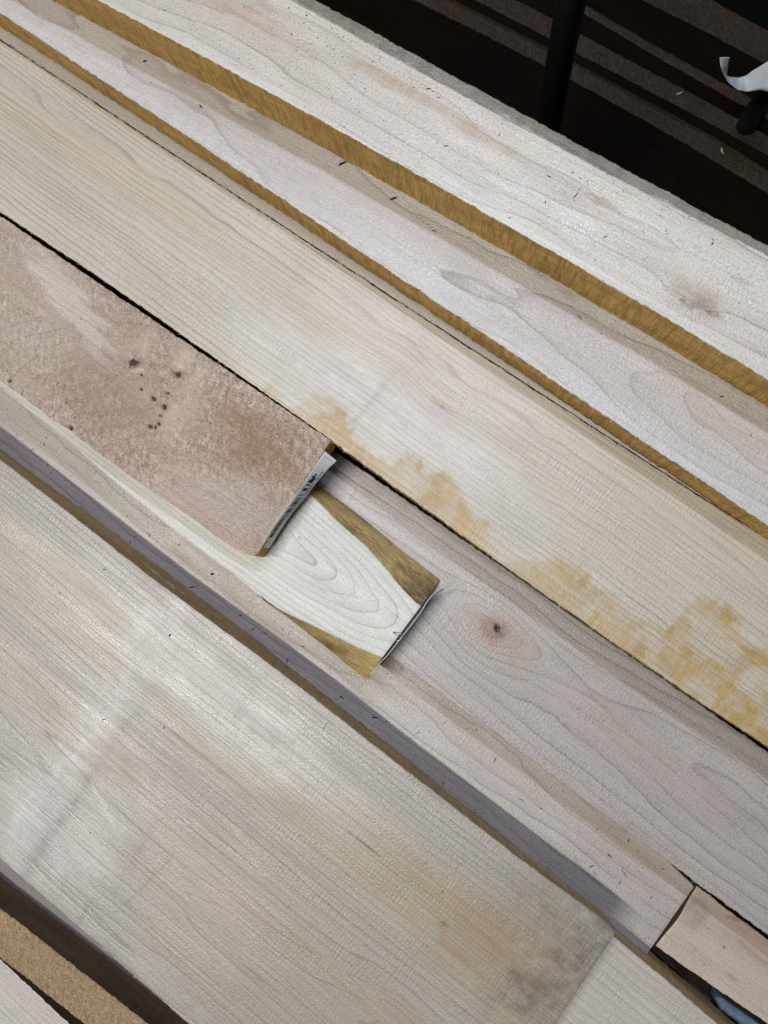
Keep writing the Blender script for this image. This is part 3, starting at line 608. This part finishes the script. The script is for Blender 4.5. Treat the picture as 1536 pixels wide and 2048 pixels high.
A.paint((.15, .085, .05), .78*A.blob(887, 1848, .0026, .0017, .4, .3)); A.paint((.30, .20, .12), .5*A.blob(885, 1850, .007, .004, 0, .5, seed=2)); A.paint((.42, .27, .17), .4*A.stroke((860, 1800), (990, 1850), .003, 1.2, 3)); A.paint((.42, .27, .17), .4*A.stroke((780, 1770), (900, 1880), .003, 1.2, 4))
A.paint((.10, .065, .05), .9*A.stroke((692, 1660), (762, 1714), .0012, .6, 2, .2)); A.paint((.13, .09, .06), .8*A.stroke((715, 1678), (745, 1700), .0018, .7, 9, .3))
# the arris is knocked off near the cut end
rd = sstep(A.L(1130, 1790)[0], A.L(1236, 1868)[0], A.U)
A.dz -= .0035*rd*np.exp(-A.dA/.0018)*(A.dA < .02)
A.dz += .00012*fbm(A.U*110, A.V*110, 81, 2)*sstep(A.L(980, 1700)[0], A.L(1150, 1850)[0], A.U)*2.5
A.build('lumber_board', MAT['A'], MAT['e_tan'], MAT['e_pale'], undercut=.0008)
A.fibres('B', 90, .003, 11)
tag(A.obj, 'big weathered grey board with wipe marks, smudges and a black-stained end corner', 'board', LUMBER)

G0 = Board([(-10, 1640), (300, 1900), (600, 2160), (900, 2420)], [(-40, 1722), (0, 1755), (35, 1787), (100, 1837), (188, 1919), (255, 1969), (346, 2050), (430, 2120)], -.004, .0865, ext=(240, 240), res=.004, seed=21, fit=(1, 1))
MAT['G'] = wood('shade_grey_wood', (.24, .23, .225), (.19, .18, .175), (.10, .09, .08), .3, speck=.1, seed=16)  # the slot's shade is put into this darker wood colour
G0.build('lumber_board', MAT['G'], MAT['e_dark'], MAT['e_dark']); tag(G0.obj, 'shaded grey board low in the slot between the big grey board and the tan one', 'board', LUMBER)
# --- bottom-left: woolly tan board and clean white board
C1 = Board([(-20, 1803), (0, 1818), (70, 1873), (152, 1932), (234, 1991), (293, 2046), (420, 2150)], [(-20, 1903), (0, 1917), (59, 1958), (97, 1986), (173, 2050), (290, 2150)], .030, .075, ext=(230, 260), res=.0016, seed=12, fit=(1, 1))
C1.build('lumber_board', MAT['C1'], MAT['e_dark'], MAT['e_dark'], sideA=MAT['e_dark'])
tag(C1.obj, 'narrow tan board with a woolly fuzzy face beside the clean white board', 'board', LUMBER)
C2 = Board([(-20, 1903), (0, 1921), (59, 1973), (103, 2011), (138, 2049), (260, 2165)], [(-220, 2010), (-100, 2120), (20, 2230), (120, 2330)], .030, .045, ext=(140, 160), res=.0018, seed=13, fit=(1, 1))
C2.ring = C2.V/.0052 + .4*fbm(C2.U*6, C2.V*30, 8, 2)
C2.build('lumber_board', MAT['C2'], MAT['e_dark'], MAT['e_dark'])
tag(C2.obj, 'clean white board with even straight grain beside the woolly tan board', 'board', LUMBER)

# --- what shows in the slot at the lower right
U1 = Board([(1180, 1770), (1290, 1850), (1400, 1945), (1470, 2010)], [(1120, 1850), (1240, 1945), (1370, 2040), (1450, 2110)], -.040, .042, ext=(900, 0), res=.003, smooth=.004, seed=15)
en = .010*vn(U1.wv*9, U1.wv*0, 5)+.006*vn(U1.wv*31, U1.wv*0, 6); fd = np.exp(-(U1.nu-1-np.arange(U1.nu))/4.0)[:, None]; U1.U = U1.U + en[None, :]*fd
U1.paint((.05, .035, .02), .7*np.clip(fbm(U1.U*30, U1.V*60, 9, 3)*2, 0, 1))
U1.build('lumber_board', MAT['U'], MAT['e_dark'], MAT['e_dark'])
tag(U1.obj, 'dark rough board with a ragged end deep in the slot beside the warm beige board', 'board', LUMBER)
def slab(name, c, sx, sy, z0, z1, mat, rot=None, parent=None, bev=.002):
    x, y = sx/2, sy/2; V = []; b_ = bev
    for z, i in ((z0, b_), (z0+b_, 0), (z1-b_, 0), (z1, b_)):
        V += [(-x+i, -y+i, z), (x-i, -y+i, z), (x-i, y-i, z), (-x+i, y-i, z)]
    Fc = [(3, 2, 1, 0), (12, 13, 14, 15)]
    for k in range(3):
        for j in range(4): Fc.append((k*4+j, k*4+(j+1) % 4, k*4+4+(j+1) % 4, k*4+4+j))
    o = mesh_obj(name, V, Fc, [mat], parent, smooth=False)
    a = math.atan2(BD[1], BD[0]) if rot is None else rot
    o.location = (c[0], c[1], 0); o.rotation_euler = (0, 0, a); return o
FLZ = -.25
# blue tarp, a fold of it pushed up in the slot
V = []; Fc = []; nS = 36
qa = np.array([at(x, y, -.014)[:2] for x, y in ((1446, 1998), (1490, 2030), (1536, 2064), (1640, 2140))]); qb = np.array([at(x, y, -.014)[:2] for x, y in ((1440, 2022), (1462, 2040), (1510, 2078), (1610, 2154))])
tt_ = np.linspace(0, 1, nS); ta_ = np.stack([np.interp(tt_, np.linspace(0, 1, 4), qa[:, k]) for k in (0, 1)], 1); tb_ = np.stack([np.interp(tt_, np.linspace(0, 1, 4), qb[:, k]) for k in (0, 1)], 1)
prof = [(0, -.074), (0, -.05), (0, -.012), (.06, -.003), (.25, .001), (.5, .003), (.75, .001), (.94, -.003), (1, -.012), (1, -.05), (1, -.074)]
for i in range(nS):
    for w_, dz_ in prof:
        p = ta_[i]*(1-w_)+tb_[i]*w_; V.append((p[0], p[1], -.014+dz_+.0012*float(vn(i*.3, w_*4, 3))))
k = len(prof)
for i in range(nS-1):
    for j in range(k-1): Fc.append((i*k+j, (i+1)*k+j, (i+1)*k+j+1, i*k+j+1))
Fc += [tuple(range(k)), tuple(range((nS-1)*k, nS*k))[::-1]]
tarp = mesh_obj('tarp', V, Fc, [MAT['blue']]); tag(tarp, 'fold of light blue tarp in the slot past the ragged dark board', 'tarp')

# bearers on the floor carry the pile
for al, nm in ((-.42, 'bearer timber under the pile nearer the rough brown board'), (.02, 'bearer timber under the middle of the pile'), (.50, 'bearer timber under the pile by the blue tarp')):
    c = BD*al - PD*.11
    o = slab('bearer_timber', c, .09, .80, FLZ, -.0915, MAT['U']); tag(o, nm, 'timber', 'bearers under the pile')
# filler boards between the bearers and the planks one sees
for off, wd, z1, nm in ((-.455, .10, -.0455, 'filler board under the clean white board'), (.115, .13, -.0182, 'filler board under the cream board'), (.235, .10, -.0182, 'filler board under the topmost boards')):
    o = slab('filler_board', PD*off + BD*0.0, 1.75, wd, -.0905, z1, MAT['U']); tag(o, nm, 'board', 'filler boards under the pile')
o = slab('filler_board', PD*(-.055) + BD*(-.16), 1.3, .13, -.0905, -.0835, MAT['U']); tag(o, 'thin filler board under the dark ragged board', 'board', 'filler boards under the pile')

# ------------------------------------------------------------------ floor
fl = mesh_obj('floor', [(-4, -4, FLZ), (4, -4, FLZ), (4, 4, FLZ), (-4, 4, FLZ)], [(0, 1, 2, 3)], [MAT['floor']], smooth=False); tag(fl, kind='structure')

# ------------------------------------------------------------------ dark boards standing on edge in the rack behind
DG = 'dark boards on edge in the rack'
def dboard(lo, hi, z, lab, seed):
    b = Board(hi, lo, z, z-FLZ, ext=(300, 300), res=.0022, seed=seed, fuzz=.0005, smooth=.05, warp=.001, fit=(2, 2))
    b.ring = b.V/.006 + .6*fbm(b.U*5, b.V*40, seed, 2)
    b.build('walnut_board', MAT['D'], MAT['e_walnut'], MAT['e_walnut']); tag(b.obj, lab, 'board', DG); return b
D1 = dboard([(828, 0), (918, 45), (1093, 135), (1148, 162), (1268, 226), (1400, 305), (1536, 386)], [(923, 0), (1008, 44), (1093, 88), (1188, 133), (1268, 176), (1393, 250), (1536, 340)], -.06, 'dark board on edge, right beside the maple pile', 91)
D2 = dboard([(953, 0), (1048, 50), (1098, 76), (1148, 106), (1268, 162), (1400, 236), (1536, 312)], [(1033, 0), (1108, 38), (1203, 92), (1318, 150), (1393, 190), (1478, 240), (1536, 272)], -.045, 'brownish board on edge, second from the maple pile', 92)
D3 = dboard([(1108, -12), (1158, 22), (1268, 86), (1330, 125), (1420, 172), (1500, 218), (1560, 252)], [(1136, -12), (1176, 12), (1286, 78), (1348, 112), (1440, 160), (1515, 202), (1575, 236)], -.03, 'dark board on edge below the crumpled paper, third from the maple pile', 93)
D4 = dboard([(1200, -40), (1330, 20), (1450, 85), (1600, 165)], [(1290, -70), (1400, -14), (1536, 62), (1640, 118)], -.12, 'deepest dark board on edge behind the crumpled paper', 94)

# ------------------------------------------------------------------ steel posts of the rack
def post(px, py, z, r, top, lab):
    p = at(px, py, z)
    root = bpy.data.objects.new('rack_post', None); COL.objects.link(root); root.location = (p[0], p[1], FLZ); tag(root, lab, 'post', 'black posts of the rack')
    n = 40; V = []; Fc = []; h = top-FLZ
    prof = [(r*.75, .0), (r, .002), (r, h-.004), (r*.93, h-.001), (r*.8, h), (r*.8, h-.02)]
    for rr, zz in prof:
        for k in range(n): V.append((rr*math.cos(2*math.pi*k/n), rr*math.sin(2*math.pi*k/n), zz))
    for a in range(len(prof)-1):
        for k in range(n): Fc.append((a*n+k, a*n+(k+1) % n, (a+1)*n+(k+1) % n, (a+1)*n+k))
    mesh_obj('tube', V, Fc, [MAT['black']], root)
    V2 = []; Fc = []; s = r*2.2
    for zz, i in ((0, 0), (.005, 0), (.006, .001)): V2 += [(-s+i, -s+i, zz), (s-i, -s+i, zz), (s-i, s-i, zz), (-s+i, s-i, zz)]
    for a in range(2):
        for j in range(4): Fc.append((a*4+j, a*4+(j+1) % 4, a*4+4+(j+1) % 4, a*4+4+j))
    Fc += [(8, 9, 10, 11), (3, 2, 1, 0)]
    mesh_obj('base_plate', V2, Fc, [MAT['black']], root, smooth=False); return root
post(1098, 240, 0.01, .0112, .36, 'black steel rack post standing between the pile and the dark boards')
post(1511, 222, -.02, .0095, .045, 'short black rack post with crumpled paper caught on top')

# ------------------------------------------------------------------ crumpled paper strip on the short post
def ribbon(name, rowA, rowB, mat, nu=80, nv=8, thick=.0003, crump=.0, seed=0, parent=None):
    """sheet between two rows of (pixel x, pixel y, z)"""
    def rs(row):
        w = np.array([at(*p) for p in row]); s_ = np.r_[0, np.cumsum(np.linalg.norm(np.diff(w, axis=0), axis=1))]; s_ = np.linspace(0, 1, len(w))
        t = np.linspace(0, 1, nu); q_ = np.stack([np.interp(t, s_, w[:, a]) for a in range(3)], 1)
        for a in range(3):
            x = q_[:, a]; k_ = max(1, nu//(len(row)*3)); pad = np.r_[2*x[0]-x[k_:0:-1], x, 2*x[-1]-x[-2:-k_-2:-1]]; q_[:, a] = np.convolve(pad, np.ones(2*k_+1)/(2*k_+1), 'valid')
        return q_
    a, b_ = rs(rowA), rs(rowB); w = np.linspace(0, 1, nv)
    G = a[:, None]*(1-w[None, :, None]) + b_[:, None]*w[None, :, None]
    G[..., 2] += crump*fbm(G[..., 0]*90, G[..., 1]*90, seed, 3)
    du = np.gradient(G, axis=0); dv = np.gradient(G, axis=1); nr = np.cross(du, dv); nr /= np.maximum(np.linalg.norm(nr, axis=-1, keepdims=True), 1e-9)
    if nr[..., 2].mean() < 0: nr = -nr
    V = np.concatenate([G.reshape(-1, 3), (G-nr*thick).reshape(-1, 3)]); k_ = nu*nv; ii = np.arange(k_).reshape(nu, nv); Fc = []
    for i in range(nu-1):
        for j in range(nv-1):
            q4 = (ii[i, j], ii[i+1, j], ii[i+1, j+1], ii[i, j+1]); Fc.append(tuple(int(x) for x in q4)); Fc.append(tuple(int(x+k_) for x in q4[::-1]))
    rim = [ii[i, 0] for i in range(nu)] + [ii[-1, j] for j in range(1, nv)] + [ii[i, -1] for i in range(nu-2, -1, -1)] + [ii[0, j] for j in range(nv-2, 0, -1)]
    for x, y in zip(rim, rim[1:]+rim[:1]): Fc.append((int(y), int(x), int(x+k_), int(y+k_)))
    o = mesh_obj(name, V, Fc, [mat], parent); return o, G, nr
paper, _, _ = ribbon('paper_strip',
    [(1439, 115, .085), (1441, 134, .080), (1446, 147, .073), (1458, 166, .062), (1477, 181, .052), (1492, 182, .048), (1520, 179, .050), (1540, 185, .052), (1585, 192, .055)],
    [(1459, 115, .088), (1456, 134, .076), (1454, 149, .066), (1457, 152, .058), (1475, 155, .050), (1491, 152, .050), (1507, 140, .056), (1538, 122, .062), (1590, 100, .070)], MAT['tissue'], crump=.0015, seed=4)
tag(paper, 'curled strip of white paper caught on a black post in the dark rack', 'paper')

# ------------------------------------------------------------------ stock label on the brown board's end
la = [(650, 902.5, .0912), (630, 932, .0915), (608, 966, .0917), (585, 1000, .0917), (562, 1032, .0919), (545, 1056, .0922), (531, 1077, .0915), (521, 1095, .0895)]
lb = [(674, 922, .0835), (656, 939, .0815), (630, 970, .0790), (611, 995, .0775), (591, 1018, .0765), (573, 1042, .0760), (556, 1068, .0755), (539, 1096, .0745)]
lab, G, NR = ribbon('stock_label', la, lb, MAT['paper'], nu=120, nv=14, thick=.0002)
tag(lab, 'white barcode stock label peeling off the end of the rough brown board', 'label')
def onlabel(s, t, lift=.00022):
    i = s*(G.shape[0]-1); j = t*(G.shape[1]-1); i0 = min(int(i), G.shape[0]-2); j0 = min(int(j), G.shape[1]-2); a, b_ = i-i0, j-j0
    def bl(X): return X[i0, j0]*(1-a)*(1-b_)+X[i0+1, j0]*a*(1-b_)+X[i0, j0+1]*(1-a)*b_+X[i0+1, j0+1]*a*b_
    return bl(G)+bl(NR)*lift
V = []; Fc = []
def bar(s0, s1, t0, t1):
    b0 = len(V); n_ = 4
    for k_ in range(n_+1):
        t = t0+(t1-t0)*k_/n_
        V.append(onlabel(s0, t)); V.append(onlabel(s1, t))
    for k_ in range(n_): Fc.append((b0+2*k_, b0+2*k_+1, b0+2*k_+3, b0+2*k_+2))
for c_, w_ in ((.262, .030), (.296, .012), (.338, .026), (.392, .010), (.425, .010), (.444, .008), (.468, .024), (.494, .012), (.528, .008), (.552, .022), (.572, .010), (.606, .008), (.622, .008), (.656, .024), (.690, .016), (.714, .020), (.742, .008), (.762, .020), (.790, .018), (.826, .022), (.846, .008), (.862, .014)):
    bar(c_-w_*.5, c_+w_*.5, .26, .60)
for c_, t0, t1 in ((.205, .38, .50), (.226, .26, .54), (.240, .38, .64)): bar(c_-.009, c_+.009, t0, t1)
bars = mesh_obj('barcode', V, Fc, [MAT['ink']], lab, smooth=False)
cu = bpy.data.curves.new('label_text', 'FONT'); cu.body = 'Soft Maple Premium'; cu.size = 1.0; cu.resolution_u = 3
to = bpy.data.objects.new('tmp_text', cu); COL.objects.link(to); bpy.context.view_layer.update()
tm = bpy.data.meshes.new_from_object(to.evaluated_get(bpy.context.evaluated_depsgraph_get()))
bpy.data.objects.remove(to)
tw = max(v.co.x for v in tm.vertices)
tv = [onlabel(.165+.46*v.co.x/tw, .70+.20*v.co.y, .00025) for v in tm.vertices]
txt = mesh_obj('label_text', tv, [tuple(p.vertices) for p in tm.polygons], [MAT['ink']], lab, smooth=False)
# thin printed frame line near the free corner
V = []; Fc = []
bar(.035, .040, .12, .86); 
fr_ = mesh_obj('print_line', V, Fc, [plain('faint_grey_ink', (.40, .42, .44), .6)], lab, smooth=False)

# ------------------------------------------------------------------ second tag, edge-on at the live-edge board's end, with its staple
ta = [(884, 1177, .063), (866, 1189, .0655), (853, 1206, .066), (842, 1225, .066), (826, 1246, .066), (805, 1273, .066), (779, 1307, .065), (757, 1330, .060), (741, 1350, .055)]
tb = [(888, 1180, .050), (868, 1190, .047), (854, 1206, .046), (843, 1225, .046), (827, 1247, .046), (806, 1274, .046), (779, 1307, .046), (757, 1331, .046), (740, 1351, .046)]
tg, _, _ = ribbon('paper_tag', ta, tb, MAT['paper'], nu=60, nv=6, thick=.0005)
tag(tg, 'thin paper tag seen edge-on, standing off the end of the live-edge board', 'tag')
def wire(name, pts, r, mat, parent=None, n=8):
    P_ = [Vector(tuple(p)) for p in pts]; V = []; Fc = []
    for i, p in enumerate(P_):
        d = (P_[min(i+1, len(P_)-1)]-P_[max(i-1, 0)]).normalized(); a = d.cross(Vector((.3, .2, 1))).normalized(); b_ = d.cross(a)
        for k in range(n): V.append(p+a*r*math.cos(2*math.pi*k/n)+b_*r*math.sin(2*math.pi*k/n))
    for i in range(len(P_)-1):
        for k in range(n): Fc.append((i*n+k, i*n+(k+1) % n, (i+1)*n+(k+1) % n, (i+1)*n+k))
    Fc += [tuple(range(n))[::-1], tuple(range((len(P_)-1)*n, len(P_)*n))]
    return mesh_obj(name, V, Fc, [mat], parent)
wire('staple', [at(787, 1265, .0648), at(790, 1266, .0660), at(797, 1267.5, .0664), at(804, 1269.5, .0664), at(807, 1272, .0655), at(806.5, 1273, .062)], .0006, MAT['steel'], tg)
wire('staple', [at(792, 1283, .0646), at(796, 1282, .0655), at(801, 1279, .0655), at(804, 1275, .0645), at(804, 1275, .061)], .0005, MAT['steel'], tg)

# ------------------------------------------------------------------ chips and splinters
def surf(b, u, v):
    i = int(np.argmin(np.abs(b.U[:, b.nv//2]-u))); j = int(np.argmin(np.abs(b.V[i]-v))); return float(b.Zt[i, j])
def chip_geo(r, ln, wd, th):
    """a bent sliver with pointed, uneven ends"""
    b_ = r.uniform(-.25, .25)*ln; k = [(-.5, .25), (-.2, 1), (.15, .85), (.5, .15)]; V = []; Fc = []
    for x, w in k:
        y = b_*(x*x*4-.3)*.5; w2 = wd*w*r.uniform(.7, 1.2)*.5
        V += [(x*ln, y-w2, 0), (x*ln, y+w2, 0), (x*ln, y+w2*.6, th*r.uniform(.7, 1.3)), (x*ln, y-w2*.6, th*r.uniform(.7, 1.3))]
    for a in range(3):
        for q_ in range(4): Fc.append((a*4+q_, a*4+(q_+1) % 4, a*4+4+(q_+1) % 4, a*4+4+q_))
    Fc += [(3, 2, 1, 0), (12, 13, 14, 15)]; return V, Fc
CG = 'bark chips scattered on the boards'
big = [(T2, 685, 327, .008, .0030, .4, 'T2'), (T2, 402, 213, .0045, .0016, -.9, 'T2'), (T2, 787, 397, .007, .0025, .3, 'T2'), (T2, 868, 462, .004, .0012, -.3, 'T2'), (T2, 1160, 634, .006, .0010, -.9, 'T2'), (T2, 1444, 793, .004, .0016, .2, 'T2'), (T2, 290, 122, .004, .0022, .2, 'T2'),
       (M, 17, 91, .0055, .0018, 0.1, 'M'), (T1, 1152, 390, .007, .0009, .9, 'T1'), (T1, 1210, 474, .004, .0010, .2, 'T1'), (T1, 1425, 487, .003, .0012, 1.2, 'T1'), (T1, 892, 292, .0035, .0010, .1, 'T1'), (T1, 856, 178, .0045, .0010, .1, 'T1'), (T1, 1098, 353, .004, .0009, -.5, 'T1'),
       (P, 386, 1174, .008, .0013, .1, 'P'), (P, 425, 1148, .004, .0028, .2, 'P'), (P, 482, 1230, .0035, .0018, 0, 'P'), (P, 507, 1258, .005, .0012, .7, 'P'), (P, 750, 1435, .007, .0016, -.1, 'P'), (P, 684, 1395, .005, .0016, -.6, 'P'), (P, 574, 1320, .005, .0012, 1.3, 'P'), (P, 1043, 1600, .007, .0008, -.5, 'P'), (P, 1183, 1733, .005, .0012, .5, 'P'), (P, 1249, 1747, .008, .0010, -.9, 'P'), (P, 1219, 1711, .005, .0020, -.7, 'P'), (P, 835, 1465, .004, .0008, .8, 'P'), (P, 990, 1520, .006, .0010, 1.2, 'P'),
       (A, 209, 1139, .0045, .0013, .2, 'A'), (A, 340, 1270, .0035, .0022, .9, 'A'), (A, 207, 1439, .0045, .0012, .2, 'A'), (A, 650, 1452, .009, .0006, 1.0, 'A'), (A, 120, 1186, .003, .0008, 0, 'A'), (A, 328, 1455, .003, .0012, 1, 'A'), (A, 885, 1783, .004, .0007, -.8, 'A')]
desc = {'T2': 'small dark bark chip lying on the greyish white arch-grained board', 'M': 'flat grey brown chip on the wide cream board\'s corner edge', 'T1': 'tiny dark sliver lying on the topmost specked board', 'P': 'small dark chip lying on the low pink beige board', 'A': 'small dark sliver lying on the big weathered grey board'}
own = {(685, 327): 'largest curled dark chip, lying against the topmost board\'s golden edge', (787, 397): 'twisted dark chip in the shade below the topmost board, next to the largest chip', (402, 213): 'stubby grey chip alone on the narrow end of the greyish white board',
       (1160, 634): 'slim straight splinter between the arches of the greyish white board', (290, 122): 'brown crumb-like chip where the topmost board\'s shade ends',
       (1152, 390): 'long curved black sliver in the middle of the topmost board', (856, 178): 'short dark chip beside the tan streak of the topmost board',
       (386, 1174): 'long dark splinter lying in the violet shade of the big grey board', (425, 1148): 'squarish flat flake on the pink beige board beside the white live-edge board', (750, 1435): 'dark chip at the shade line past the live-edge board\'s corner', (1249, 1747): 'long thin splinter near the end of the pink beige board', (1219, 1711): 'thick dark chip beside the long thin splinter on the pink beige board',
       (340, 1270): 'roundish black chip on the big grey board\'s white wipe mark', (650, 1452): 'hair-thin splinter standing across the grain of the big grey board', (209, 1139): 'small flat chip on the warm end of the big grey board'}
for b, x, y, ln, wd, an, key in big:
    V, Fc = chip_geo(rng, ln*.9, wd*.75, max(.0004, wd*.3))
    o = mesh_obj('bark_chip', V, Fc, [MAT['chip']], smooth=False)
    p = at(x, y, b.z); u, v = b.tolocal(p[:2]); o.location = (p[0], p[1], b.z+surf(b, u, v)+.0001); o.rotation_euler = (0, 0, an)
    tag(o, own.get((x, y), desc[key]), 'chip', CG)
for b, x, y, ln, lab_ in ((D1, 1444, 302, .007, 'pale sliver of wood on the first dark board by the pile'), (D2, 1359, 187, .008, 'bent pale shaving on the brownish dark board')):
    V, Fc = chip_geo(rng, ln, .0014, .0007); o = mesh_obj('wood_sliver', V, Fc, [MAT['chip_tan']], smooth=False)
    p = at(x, y, b.z); u, v = b.tolocal(p[:2]); o.location = (p[0], p[1], b.z+surf(b, u, v)+.0001); o.rotation_euler = (0, 0, -1.3 if b is D1 else .4); tag(o, lab_, 'sliver')
# the countless small crumbs, one mass
V = []; Fc = []
def crumbs(b, n, box, lmin, lmax, bias=None):
    k = 0
    while k < n:
        i = rng.integers(3, b.nu-3); j = rng.integers(2, b.nv-2); u, v = b.U[i, j], b.V[i, j]
        if bias and rng.uniform() > bias(u, v, b.dA[i, j], b.dB[i, j]): continue
        k += 1
        ln = lmin+(lmax-lmin)*rng.uniform()**2.5; cv, cf = chip_geo(rng, ln, max(.00022, ln*rng.uniform(.10, .30)), .00025)
        a = rng.uniform(0, 6.28); ca, sa = math.cos(a), math.sin(a); b0 = len(V)
        for x, y, z in cv:
            lu, lv = u+x*ca-y*sa, v+x*sa+y*ca
            w = b.c + b.ax*lu + b.ay*lv; V.append((w[0], w[1], b.z+b.Zt[i, j]+.00012+z))
        for f in cf: Fc.append(tuple(b0+q_ for q_ in f))
crumbs(T1, 420, None, .0005, .0026, lambda u, v, a, b_: .15+.85*math.exp(-a/.03))
crumbs(T2, 110, None, .0005, .0028, lambda u, v, a, b_: .15+.85*math.exp(-abs(b_-.08)/.02))
crumbs(P, 420, None, .0005, .0036); crumbs(K, 200, None, .0004, .0016, lambda u, v, a, b_: .25+.75*math.exp(-b_/.03))
crumbs(Lb, 60, None, .0004, .0009); crumbs(A, 150, None, .0005, .0022); crumbs(Q, 60, None, .0007, .0022); crumbs(B, 70, None, .0008, .0030); crumbs(M, 14, None, .0006, .0016)
cr = mesh_obj('sawdust_crumbs', V, Fc, [MAT['chip']], smooth=False); tag(cr, 'fine dark crumbs of bark and sawdust sprinkled over the boards', 'sawdust', kind='stuff')
